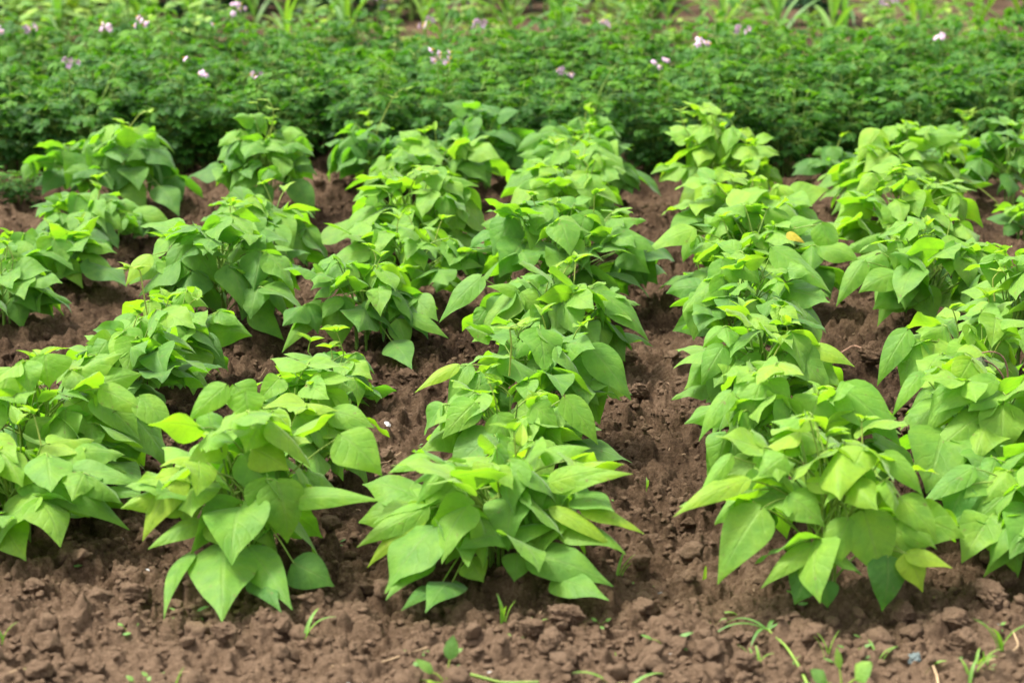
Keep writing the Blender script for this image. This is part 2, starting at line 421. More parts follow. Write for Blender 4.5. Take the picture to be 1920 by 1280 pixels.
# ------------------------------------------------------------------ noise helpers
def hash2(ix, iy, k=0):
    h = (ix.astype(np.int64) * 374761393 + iy.astype(np.int64) * 668265263 + k * 982451653) & 0xffffffff
    h = ((h ^ (h >> 13)) * 1274126177) & 0xffffffff
    h = ((h ^ (h >> 16)) * 2246822519) & 0xffffffff
    return ((h ^ (h >> 15)) & 0xffffff) / float(0xffffff)

def vnoise(x, y, k=0):
    ix, iy = np.floor(x), np.floor(y)
    fx, fy = x - ix, y - iy
    fx = fx * fx * (3 - 2 * fx); fy = fy * fy * (3 - 2 * fy)
    a, b = hash2(ix, iy, k), hash2(ix + 1, iy, k)
    c, d = hash2(ix, iy + 1, k), hash2(ix + 1, iy + 1, k)
    return (a + (b - a) * fx) * (1 - fy) + (c + (d - c) * fx) * fy - 0.5

def fbm(x, y, octv=4, k=0):
    s, a = 0, 1.0
    for o in range(octv):
        s = s + a * vnoise(x * 2**o, y * 2**o, k + o)
        a *= 0.5
    return s

def lumps(x, y, size, k):
    """rounded clods of random radius, one per cell"""
    X, Y = x / size, y / size
    ix, iy = np.floor(X), np.floor(Y)
    out = np.zeros_like(X)
    for dx in (-1, 0, 1):
        for dy in (-1, 0, 1):
            cx, cy = ix + dx, iy + dy
            px, py = cx + hash2(cx, cy, k), cy + hash2(cx, cy, k + 1)
            r = 0.25 + 0.55 * hash2(cx, cy, k + 2) ** 2
            q = ((X - px) ** 2 + (Y - py) ** 2) / r ** 2
            dome = r * np.sqrt(np.clip(1 - q, 0, 1))
            tx, ty = hash2(cx, cy, k + 3) - .5, hash2(cx, cy, k + 4) - .5
            top = r * (.30 + .55 * hash2(cx, cy, k + 5)) + 1.5 * (tx * (X - px) + ty * (Y - py))
            out = np.maximum(out, np.minimum(dome, np.maximum(top, 0)))      # domes broken by tilted flat tops
    return out * size

BX = np.array([b[1] for b in BEANS]); BY = np.array([b[2] for b in BEANS])

def ground_z(x, y):
    x = np.asarray(x, float); y = np.asarray(y, float)
    x, y = np.broadcast_arrays(x, y)
    near = np.clip((13 - y) / 3, 0, 1)
    z = 0.035 * fbm(x * 1.6, y * 1.6, 3, 5) + 0.03 * fbm(x * 6, y * 6, 3, 9)
    m = np.zeros_like(x)
    for bx, by in zip(BX, BY):
        m = np.maximum(m, np.exp(-((x - bx) ** 2 + (y - by) ** 2) / 0.05))
    z = z * (1 - 0.5 * m) + 0.018 * m
    return z * near + 0.03 * (1 - near) * fbm(x * .8, y * .8, 2, 3)

def ground_fine(x, y):
    wx = x + 0.022 * fbm(x * 26, y * 26, 4, 61); wy = y + 0.022 * fbm(x * 26 + 9, y * 26, 4, 67)
    flat = np.clip((np.asarray(y) - 3.75) / .6, 0, 1)
    d = (.55 + .45 * flat) * (0.7 + 0.7 * np.clip(vnoise(x * 2.3, y * 2.3, 77) + .5, 0, 1))
    z = d * (0.65 * lumps(wx, wy, 0.09, 21) + 1.05 * lumps(wx, wy, 0.045, 31) + 1.1 * lumps(wx, wy, 0.024, 41))
    z = z + 0.7 * lumps(wx * 1.0, wy, 0.013, 45) * d + 0.010 * fbm(x * 55, y * 55, 4, 51)
    return z * np.clip((14 - y) / 3, 0.25, 1) - 0.038

def gz(x, y):
    return float(ground_z(np.array([x]), np.array([y]))[0])

def gtop(x, y):
    a = np.array([x]); b = np.array([y])
    return float((ground_z(a, b) + ground_fine(a, b))[0])

# ------------------------------------------------------------------ mesh helpers
def build(name, V, Fc, mats, parent=None, leaf=None, midx=None, smooth=True):
    me = bpy.data.meshes.new(name)
    V = np.asarray(V, np.float32)
    Fc = np.asarray(Fc, np.int32)
    n, k = Fc.shape
    me.vertices.add(len(V)); me.vertices.foreach_set('co', V.ravel())
    me.loops.add(n * k); me.loops.foreach_set('vertex_index', Fc.ravel())
    me.polygons.add(n)
    me.polygons.foreach_set('loop_start', np.arange(0, n * k, k, dtype=np.int32))
    me.polygons.foreach_set('loop_total', np.full(n, k, np.int32))
    me.polygons.foreach_set('use_smooth', np.full(n, smooth))
    for m in (mats if isinstance(mats, (list, tuple)) else [mats]):
        me.materials.append(m)
    if midx is not None:
        me.polygons.foreach_set('material_index', np.asarray(midx, np.int32))
    if leaf is not None:
        at = me.attributes.new('leaf', 'FLOAT_VECTOR', 'POINT')
        at.data.foreach_set('vector', np.asarray(leaf, np.float32).ravel())
    me.update(calc_edges=True)
    me.validate()
    o = bpy.data.objects.new(name, me)
    COL.objects.link(o)
    if parent is not None:
        o.parent = parent
    return o

class Batch:
    def __init__(s): s.V, s.F, s.A, s.M, s.n = [], [], [], [], 0
    def add(s, V, F, A=None, m=0):
        V = np.asarray(V, float); F = np.asarray(F)
        s.V.append(V); s.F.append(F + s.n); s.n += len(V)
        s.A.append(np.zeros((len(V), 3)) if A is None else A)
        s.M.append(np.full(len(F), m))
    def done(s, name, mats, parent=None):
        return build(name, np.concatenate(s.V), np.concatenate(s.F), mats, parent,
                     np.concatenate(s.A), np.concatenate(s.M))

def empty(name, loc, label, cat, group=None, rz=0):
    o = bpy.data.objects.new(name, None)
    o.empty_display_size = 0.1
    COL.objects.link(o)
    o.location = loc; o.rotation_euler = (0, 0, rz)
    tag(o, label, cat, group)
    return o

def tag(o, label, cat, group=None, kind=None):
    if label: o['label'] = label
    if cat: o['category'] = cat
    if group: o['group'] = group
    if kind: o['kind'] = kind
    return o

UPV = np.array([0, 0, 1.])

def nrm(v):
    return v / max(1e-9, np.linalg.norm(v))

def grid_faces(nr, nc):
    i = np.arange(nr - 1)[:, None] * nc + np.arange(nc - 1)[None, :]
    i = i.ravel()
    return np.stack([i, i + 1, i + nc + 1, i + nc], 1)

def tube(batch, pts, radii, sides=5, m=0, tint=.5):
    pts = np.asarray(pts, float)
    n = len(pts)
    T = np.gradient(pts, axis=0)
    a = np.linspace(0, 2 * math.pi, sides, endpoint=False)
    V = []
    for p, t, r in zip(pts, T, radii):
        t = nrm(t)
        h = np.array([1., 0, 0]) if abs(t[0]) < .8 else np.array([0, 1., 0])
        u = nrm(np.cross(t, h)); v = np.cross(t, u)
        V.append(p + r * (np.cos(a)[:, None] * u + np.sin(a)[:, None] * v))
    V = np.concatenate(V)
    F = []
    for i in range(n - 1):
        for j in range(sides):
            k = (j + 1) % sides
            F.append((i * sides + j, i * sides + k, (i + 1) * sides + k, (i + 1) * sides + j))
    A = np.zeros((len(V), 3)); A[:, 1] = np.repeat(np.linspace(0, 1, n), sides); A[:, 2] = tint
    batch.add(V, F, A, m)

def bez(p0, p1, p2, n=6):
    t = np.linspace(0, 1, n)[:, None]
    return (1 - t) ** 2 * p0 + 2 * t * (1 - t) * p1 + t * t * p2

T_C = np.array([0, .02, .06, .13, .22, .33, .45, .56, .67, .77, .86, .93, .975, 1.0])
W_C = np.array([.03, .20, .37, .47, .505, .49, .435, .36, .27, .18, .10, .050, .023, .003])
U5 = np.array([-1, -.66, -.3, 0, .3, .66, 1.])
LF = grid_faces(len(T_C), len(U5))

def leaflet(batch, base, d, nh, L, W, bend=.7, fold=.25, wav=.05, asym=0., tint=.5, curl=0., rng=random, m=0, twist=0.):
    """one blade: starts at base, runs along d, faces nh, arches over by bend"""
    d = nrm(np.asarray(d, float)); nh = np.asarray(nh, float)
    n = nrm(nh - d * np.dot(nh, d)); s = np.cross(d, n)
    t = T_C
    ang = bend * (0.45 - t ** 1.25)
    dt = np.diff(t, prepend=0)
    tx = np.cumsum(np.cos(ang) * dt) * L
    tn = np.cumsum(np.sin(ang) * dt) * L
    mid = np.asarray(base, float) + tx[:, None] * d + tn[:, None] * n
    nrmls = (-np.sin(ang))[:, None] * d + np.cos(ang)[:, None] * n
    if twist:
        c, q = np.cos(twist * t)[:, None], np.sin(twist * t)[:, None]
        sv = c * s + q * nrmls; nrmls = c * nrmls - q * s
    else:
        sv = np.repeat(s[None, :], len(t), 0)
    half = W_C * W
    u = U5
    wid = half[:, None] * u[None, :] * (1 + asym * np.sign(u))[None, :]
    ph = rng.random() * 6.28; fr = .9 + 1.1 * rng.random()
    au = np.abs(u)
    lift = -fold * np.abs(wid) * (1 + curl * au[None, :])
    lift = lift + wav * W * np.sin(fr * 6.28 * t[:, None] + ph + 1.6 * np.sign(u)[None, :]) * (au ** 2)[None, :] * np.minimum(1, 4 * (1 - t))[:, None]
    lat = wid * math.cos(math.atan(abs(fold)) * .8)
    back = -0.05 * L * (au ** 1.6)[None, :] * np.exp(-t / .12)[:, None]    # cordate base lobes
    V = mid[:, None, :] + lat[..., None] * sv[:, None, :] + lift[..., None] * nrmls[:, None, :] + back[..., None] * d
    A = np.zeros(V.shape)
    A[..., 0] = u[None, :]; A[..., 1] = t[:, None]; A[..., 2] = tint
    batch.add(V.reshape(-1, 3), LF, A.reshape(-1, 3), m)

# ------------------------------------------------------------------ materials
def nodes(name):
    m = bpy.data.materials.new(name)
    m.use_nodes = True
    t = m.node_tree
    return m, t, t.nodes['Principled BSDF'], t.nodes['Material Output']

def N(t, typ, **kw):
    n = t.nodes.new(typ)
    for k, v in kw.items():
        setattr(n, k, v)
    return n

def math_(t, op, a, b=None, c=None):
    n = N(t, 'ShaderNodeMath', operation=op)
    for i, v in enumerate((a, b, c)):
        if v is None: continue
        if isinstance(v, (int, float)): n.inputs[i].default_value = v
        else: t.links.new(v, n.inputs[i])
    return n.outputs[0]

def ramp(t, fac, stops):
    n = N(t, 'ShaderNodeValToRGB')
    e = n.color_ramp.elements
    while len(e) < len(stops): e.new(0.5)
    for el, (p, c) in zip(e, stops):
        el.position = p; el.color = (*c, 1)
    t.links.new(fac, n.inputs[0])
    return n.outputs[0]

def mixc(t, fac, a, b, mode='MIX'):
    n = N(t, 'ShaderNodeMix', data_type='RGBA', blend_type=mode)
    for sock, v in ((n.inputs[0], fac), (n.inputs[6], a), (n.inputs[7], b)):
        if isinstance(v, (int, float)): sock.default_value = v
        elif isinstance(v, tuple): sock.default_value = (*v, 1)
        else: t.links.new(v, sock)
    return n.outputs[2]

def leaf_material(name, stops, trans_stops, trans=.38, rough=.5, spec=.35, veins=5.0, bump=.5, vein_mix=.22, tscale=1.0):
    m, t, pr, out = nodes(name)
    at = N(t, 'ShaderNodeAttribute', attribute_name='leaf')
    sx = N(t, 'ShaderNodeSeparateXYZ'); t.links.new(at.outputs['Vector'], sx.inputs[0])
    u, v, tint = sx.outputs
    au = math_(t, 'ABSOLUTE', u)
    geo = N(t, 'ShaderNodeNewGeometry')
    tc = N(t, 'ShaderNodeTexCoord')
    ns = N(t, 'ShaderNodeTexNoise'); ns.inputs['Scale'].default_value = 28; ns.inputs['Detail'].default_value = 4
    t.links.new(tc.outputs['Object'], ns.inputs['Vector'])
    nb = N(t, 'ShaderNodeTexNoise'); nb.inputs['Scale'].default_value = 150; nb.inputs['Detail'].default_value = 3
    t.links.new(tc.outputs['Object'], nb.inputs['Vector'])
    ti = math_(t, 'ADD', tint, math_(t, 'MULTIPLY', math_(t, 'SUBTRACT', ns.outputs[0], .5), .75))
    col = ramp(t, ti, stops)
    tcol = ramp(t, ti, trans_stops)
    # veins: a midrib and pairs of side veins slanting to the tip
    nd = N(t, 'ShaderNodeTexNoise'); nd.inputs['Scale'].default_value = 16; nd.inputs['Detail'].default_value = 2
    t.links.new(tc.outputs['Object'], nd.inputs['Vector'])
    ph = math_(t, 'SUBTRACT', math_(t, 'ADD', math_(t, 'MULTIPLY', v, veins), math_(t, 'MULTIPLY', nd.outputs[0], 1.6)), math_(t, 'MULTIPLY', math_(t, 'POWER', au, 0.8), 1.55))
    fr = math_(t, 'ABSOLUTE', math_(t, 'SUBTRACT', math_(t, 'FRACT', ph), .5))
    mr = N(t, 'ShaderNodeMapRange', interpolation_type='SMOOTHSTEP'); t.links.new(fr, mr.inputs[0])
    mr.inputs[1].default_value = .0; mr.inputs[2].default_value = .13; mr.inputs[3].default_value = 1; mr.inputs[4].default_value = 0
    mm = N(t, 'ShaderNodeMapRange', interpolation_type='SMOOTHSTEP'); t.links.new(au, mm.inputs[0])
    mm.inputs[1].default_value = .02; mm.inputs[2].default_value = .09; mm.inputs[3].default_value = 1; mm.inputs[4].default_value = 0
    vein = math_(t, 'MAXIMUM', mm.outputs[0], math_(t, 'MULTIPLY', mr.outputs[0], .45))
    col = mixc(t, math_(t, 'MULTIPLY', vein, vein_mix), col, (.30, .42, .10))
    col = mixc(t, math_(t, 'MULTIPLY', geo.outputs['Backfacing'], .35), col, mixc(t, .5, col, (.2, .3, .12)))
    spot = ramp(t, nb.outputs[0], [(.35, (.86, .88, .84)), (.65, (1.06, 1.05, 1.06))])
    col = mixc(t, 1., col, spot, 'MULTIPLY')
    # a few brown specks and pale mottles
    sp = N(t, 'ShaderNodeTexNoise'); sp.inputs['Scale'].default_value = 75; sp.inputs['Detail'].default_value = 1
    t.links.new(tc.outputs['Object'], sp.inputs['Vector'])
    col = mixc(t, ramp(t, sp.outputs[0], [(.735, (0, 0, 0)), (.77, (.8, .8, .8))]), col, (.19, .13, .05))
    hgt = math_(t, 'ADD', math_(t, 'ADD', math_(t, 'MULTIPLY', vein, -.8), math_(t, 'MULTIPLY', fr, .35 if veins else 0)), math_(t, 'ADD', math_(t, 'MULTIPLY', nb.outputs[0], .8), math_(t, 'MULTIPLY', ns.outputs[0], 2.5)))
    bp = N(t, 'ShaderNodeBump'); bp.inputs['Strength'].default_value = bump; bp.inputs['Distance'].default_value = .0035 * tscale
    pr.inputs['Sheen Weight'].default_value = .20 if name == 'bean_leaf' else 0; pr.inputs['Sheen Roughness'].default_value = .45
    t.links.new(hgt, bp.inputs['Height'])
    t.links.new(bp.outputs[0], pr.inputs['Normal'])
    t.links.new(col, pr.inputs['Base Color'])
    pr.inputs['Roughness'].default_value = rough
    pr.inputs['Specular IOR Level'].default_value = spec
    tr = N(t, 'ShaderNodeBsdfTranslucent')
    t.links.new(mixc(t, math_(t, 'MULTIPLY', vein, .3), tcol, (.10, .20, .02)), tr.inputs[0])
    mx = N(t, 'ShaderNodeMixShader'); mx.inputs[0].default_value = trans
    t.links.new(pr.outputs[0], mx.inputs[1]); t.links.new(tr.outputs[0], mx.inputs[2])
    t.links.new(mx.outputs[0], out.inputs[0])
    return m

def plain(name, col, rough=.6, spec=.3, var=.25, scale=40, bump=0.):
    m, t, pr, out = nodes(name)
    tc = N(t, 'ShaderNodeTexCoord')
    ns = N(t, 'ShaderNodeTexNoise'); ns.inputs['Scale'].default_value = scale; ns.inputs['Detail'].default_value = 5
    t.links.new(tc.outputs['Object'], ns.inputs['Vector'])
    c = np.array(col)
    t.links.new(ramp(t, ns.outputs[0], [(.3, tuple(c * (1 - var))), (.7, tuple(np.minimum(1, c * (1 + var))))]), pr.inputs['Base Color'])
    pr.inputs['Roughness'].default_value = rough
    pr.inputs['Specular IOR Level'].default_value = spec
    if bump:
        bp = N(t, 'ShaderNodeBump'); bp.inputs['Strength'].default_value = bump; bp.inputs['Distance'].default_value = .004
        t.links.new(ns.outputs[0], bp.inputs['Height']); t.links.new(bp.outputs[0], pr.inputs['Normal'])
    return m

def soil_material(name, pale=0.0):
    m, t, pr, out = nodes(name)
    geo = N(t, 'ShaderNodeNewGeometry')
    def noise(sc, det, rough=.6):
        n = N(t, 'ShaderNodeTexNoise'); n.inputs['Scale'].default_value = sc
        n.inputs['Detail'].default_value = det; n.inputs['Roughness'].default_value = rough
        t.links.new(geo.outputs['Position'], n.inputs['Vector']); return n.outputs[0]
    big, mid, fine, grit = noise(1.3, 3), noise(14, 6, .7), noise(110, 6, .75), noise(420, 3)
    sep = N(t, 'ShaderNodeSeparateXYZ'); t.links.new(geo.outputs['Position'], sep.inputs[0])
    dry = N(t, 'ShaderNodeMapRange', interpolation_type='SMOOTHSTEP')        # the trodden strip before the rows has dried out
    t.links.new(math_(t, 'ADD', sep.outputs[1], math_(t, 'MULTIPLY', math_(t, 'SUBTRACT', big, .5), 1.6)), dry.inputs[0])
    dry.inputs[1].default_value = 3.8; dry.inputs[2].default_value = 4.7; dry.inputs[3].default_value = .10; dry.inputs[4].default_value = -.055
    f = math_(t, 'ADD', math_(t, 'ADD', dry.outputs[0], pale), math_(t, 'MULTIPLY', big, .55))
    f = math_(t, 'ADD', f, math_(t, 'ADD', math_(t, 'MULTIPLY', mid, .35), math_(t, 'MULTIPLY', fine, .50)))
    col = ramp(t, f, [(.44, (.024, .0130, .006)), (.56, (.066, .039, .021)), (.68, (.138, .086, .049)), (.82, (.265, .175, .108))])
    gr = ramp(t, grit, [(.3, (.80, .79, .78)), (.62, (1.06, 1.06, 1.06)), (.78, (1.35, 1.34, 1.32))])
    t.links.new(mixc(t, 1., col, gr, 'MULTIPLY'), pr.inputs['Base Color'])
    pr.inputs['Roughness'].default_value = .95
    pr.inputs['Specular IOR Level'].default_value = .12
    h = math_(t, 'ADD', math_(t, 'MULTIPLY', fine, 1.0), math_(t, 'MULTIPLY', grit, .4))
    bp = N(t, 'ShaderNodeBump'); bp.inputs['Strength'].default_value = 1.; bp.inputs['Distance'].default_value = .018
    t.links.new(h, bp.inputs['Height']); t.links.new(bp.outputs[0], pr.inputs['Normal'])
    return m

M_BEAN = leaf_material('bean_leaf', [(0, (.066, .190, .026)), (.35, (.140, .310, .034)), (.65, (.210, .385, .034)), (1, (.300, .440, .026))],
                       [(0, (.15, .44, .012)), (.4, (.27, .60, .012)), (1, (.42, .72, .012))], trans=.44, rough=.56, spec=.30, bump=.38, vein_mix=.20)
M_STEM = leaf_material('bean_stem', [(0, (.10, .20, .035)), (.5, (.20, .32, .05)), (1, (.34, .42, .07))],
                       [(0, (.2, .4, .03)), (1, (.4, .6, .05))], trans=.12, veins=0, bump=.1, vein_mix=0)
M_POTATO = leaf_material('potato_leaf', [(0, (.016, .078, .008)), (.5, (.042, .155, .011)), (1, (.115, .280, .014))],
                         [(0, (.04, .18, .010)), (.5, (.09, .30, .010)), (1, (.22, .48, .010))], trans=.36, rough=.5, spec=.22, veins=4, bump=.5)
M_CORN = leaf_material('corn_leaf', [(0, (.06, .17, .04)), (.5, (.13, .30, .04)), (1, (.24, .42, .035))],
                       [(0, (.12, .36, .03)), (.5, (.25, .55, .03)), (1, (.45, .72, .03))], trans=.35, rough=.45, veins=0, bump=.2)
M_WEED = leaf_material('weed_leaf', [(0, (.09, .22, .07)), (.5, (.17, .33, .06)), (1, (.30, .44, .05))],
                       [(0, (.12, .36, .05)), (.5, (.28, .58, .04)), (1, (.5, .75, .04))], trans=.32, rough=.5, veins=5, bump=.3)
M_DARK = leaf_material('dark_leaf', [(0, (.020, .070, .030)), (.5, (.040, .120, .040)), (1, (.08, .19, .045))],
                       [(0, (.04, .16, .03)), (1, (.12, .34, .03))], trans=.25, veins=5)
M_YELLOW = leaf_material('yellowed_leaf', [(0, (.38, .30, .02)), (1, (.50, .42, .04))], [(0, (.6, .42, .02)), (1, (.75, .5, .03))], trans=.3)
M_WILT = leaf_material('wilted_leaf', [(0, (.055, .085, .035)), (.6, (.10, .12, .06)), (1, (.17, .14, .08))], [(0, (.08, .1, .03)), (1, (.2, .15, .06))], trans=.15, rough=.7)
M_PETAL = plain('potato_petal', (.74, .50, .70), .55, .2, .12, 60)
M_ANTHER = plain('anther_yellow', (.65, .42, .04), .6)
M_BUD = plain('flower_bud', (.62, .55, .30), .6)
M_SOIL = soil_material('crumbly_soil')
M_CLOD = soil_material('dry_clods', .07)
M_STRAW = plain('dry_straw', (.36, .25, .14), .7, .2, .3, 30)
M_TWIG = plain('reddish_stem', (.30, .17, .11), .7, .2, .3, 30)
STONE_M = {}
def stone_mat(v):
    if v not in STONE_M:
        STONE_M[v] = plain('stone_chip', (.55 * v, .53 * v, .50 * v) if v > 0 else (.10, .125, .12), .7, .3, .2, 60, .6)
    return STONE_M[v]

# ------------------------------------------------------------------ ground
ys = [-20, -8, -2, 1, 2.2, 2.8]
y = 3.0
while y < 14:
    ys.append(y); y += 0.0042 * (max(y, 3.6) / 4) ** 1.55
while y < 34:
    ys.append(y); y += 0.12 * (y / 14)
ys += [36, 40, 48, 60, 80, 110, 160]
ys = np.array(ys)
us = np.concatenate([-np.geomspace(60, 1.08, 14), np.linspace(-1, 1, 860), np.geomspace(1.08, 60, 14)])
hw = np.maximum(0.55 + 0.26 * ys, 0.9)
GX = us[None, :] * np.minimum(hw, 6)[:, None]
GY = np.repeat(ys[:, None], len(us), 1)
GZ = ground_z(GX, GY) + ground_fine(GX, GY)
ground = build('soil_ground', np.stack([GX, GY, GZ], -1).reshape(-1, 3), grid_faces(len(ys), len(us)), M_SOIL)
tag(ground, 'brown crumbly tilled soil between the bean rows', None, None, 'structure')

# ------------------------------------------------------------------ clods
def ico(sub):
    import bmesh
    bm = bmesh.new()
    bmesh.ops.create_icosphere(bm, subdivisions=sub, radius=1)
    V = np.array([v.co[:] for v in bm.verts]); F = np.array([[v.index for v in f.verts] for f in bm.faces])
    bm.free()
    return V, F

def clod_shape(seed, sub):
    rg = np.random.default_rng(seed)
    V, F = ico(sub)
    o = rg.random(3) * 50
    def n3(P, s):
        P = P * s + o
        return (vnoise(P[:, 0], P[:, 1] + 7 * np.floor(P[:, 2] * .999), 1) * 0 + (vnoise(P[:, 0] + P[:, 2] * .7, P[:, 1] - P[:, 2] * .6, 2) + vnoise(P[:, 1] + P[:, 0] * .5, P[:, 2] + 3.1, 3)))
    r = 1 + .36 * n3(V, 1.3) + .28 * n3(V, 2.9)
    V0 = V; V = V * r[:, None]
    for _ in range(8):                                   # broken flat facets
        d = nrm(rg.normal(size=3)); c = .45 + .4 * rg.random()
        k = np.clip(V @ d - c, 0, None)
        V = V - k[:, None] * d * .8
    V = V * (1 + .22 * n3(V0, 5.0) + .20 * n3(V0, 9.) + .12 * n3(V0, 17.))[:, None]
    return V * (np.array([1, 1, .72]) * (1 + .3 * (rg.random(3) - .5))), F

def rotz(V, a):
    c, s = math.cos(a), math.sin(a)
    return V @ np.array([[c, s, 0], [-s, c, 0], [0, 0, 1]])

rg = np.random.default_rng(4)
for x, y, sz, seed, lab in BIG_CLODS:
    V, F = clod_shape(100 + seed, 5)
    V = V * sz * .5
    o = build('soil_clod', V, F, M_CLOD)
    o.location = (x, y, gz(x, y) + sz * .16)
    tag(o, lab, 'clod', 'lumps of soil that stand out')

shapes2 = [clod_shape(i, 3) for i in range(6)]
shapes1 = [clod_shape(20 + i, 2) for i in range(8)]
NC = 90000
cy = 3.3 + 6.8 * rg.random(NC) ** 1.45
cx = (rg.random(NC) * 2 - 1) * (.5 + .27 * cy)
dens = vnoise(cx * 2.3, cy * 2.3, 77) + .5
keep = rg.random(NC) < .10 + dens ** 1.7
near = np.full(NC, 9.)
for bx, by in zip(BX, BY):
    near = np.minimum(near, (cx - bx) ** 2 + (cy - by) ** 2)
keep &= near > .005
cx, cy = cx[keep][:28000], cy[keep][:28000]
cz = ground_z(cx, cy) + ground_fine(cx, cy)
VV, FF, n0 = [], [], 0
for x, y, z in zip(cx, cy, cz):
    big = rg.random() < .055
    s = (.011 + .018 * rg.random() ** 2) if big else (.003 + .010 * rg.random() ** 1.7)
    V, F = (shapes2 if big else shapes1)[rg.integers(6 if big else 8)]
    V = rotz(V, rg.random() * 6.28) * s + np.array([x, y, z + s * .25])
    VV.append(V); FF.append(F + n0); n0 += len(V)
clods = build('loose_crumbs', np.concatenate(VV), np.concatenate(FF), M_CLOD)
tag(clods, 'loose crumbs of brown soil strewn over the ground', None, None, 'stuff')

# ------------------------------------------------------------------ scraps of dry stalk and leaf
b = Batch()
rq = random.Random(77)
for i in range(700):
    y = 3.4 + 5.6 * rq.random() ** 1.5; x = rq.uniform(-1, 1) * (.5 + .26 * y)
    if min((BX - x) ** 2 + (BY - y) ** 2) < .02: continue
    z = gtop(x, y) + .003
    L = rq.uniform(.004, .018) * (1 if rq.random() < .9 else 2); a = rq.uniform(0, 6.28)
    p = np.array([x, y, z]); d = np.array([math.cos(a), math.sin(a), rq.uniform(-.1, .25)]) * L
    tube(b, [p, p + d * .5 + UPV * .002, p + d], [rq.uniform(.0006, .0016)] * 3, 4, 0)
scraps = b.done('plant_litter', plain('dry_scraps', (.25, .17, .10), .8, .15, .5, 9))
tag(scraps, 'tiny scraps of dry stalk scattered over the soil', None, None, 'stuff')

# ------------------------------------------------------------------ bean plants
UP = np.array([0, 0, 1.])

def trifoliate(fol, st, rng, root, end, az, pitch, L, tint, bend, big=1.):
    """petiole from root to end, then three leaflets"""
    h = np.array([math.cos(az), math.sin(az), 0])
    ctrl = (root + end) / 2 + UP * .035 + h * .01
    tube(st, bez(root, ctrl, end, 6), np.linspace(.0026, .0015, 6), 5, 0, .35 + .4 * tint)
    r1 = end + h * L * .20 + UP * (.004 - .01 * rng.random())
    tube(st, [end, (end + r1) / 2 + UP * .003, r1], [.0015, .0014, .0012], 4, 0, .6)
    for k, off in ((0, 0), (1, 1.2 + .25 * rng.random()), (2, -1.2 - .25 * rng.random())):
        a = az + off + rng.uniform(-.18, .18)
        p = pitch + rng.uniform(-.38, .34) - (.12 if k else 0)
        d = np.array([math.cos(a) * math.cos(p), math.sin(a) * math.cos(p), math.sin(p)])
        roll = rng.uniform(-.75, .75) + (.3 if k == 1 else -.3 if k == 2 else 0)
        side = np.array([-math.sin(a), math.cos(a), 0])
        nh = nrm(UP * math.cos(roll) + side * math.sin(roll) + .25 * np.array([math.cos(a), math.sin(a), 0]))
        l = L * (1 if k == 0 else .93) * rng.uniform(.88, 1.1)
        leaflet(fol, r1 if k == 0 else end + h * .004, d, nh, l, l * rng.uniform(.70, .88), bend * rng.uniform(.5, 1.4),
                rng.uniform(-.2, .55), rng.uniform(.02, .09), (0, -.14, .14)[k], min(1, max(0, tint + rng.uniform(-.16, .16))), rng.uniform(-.2, .5), rng, 0, rng.uniform(-.5, .5))

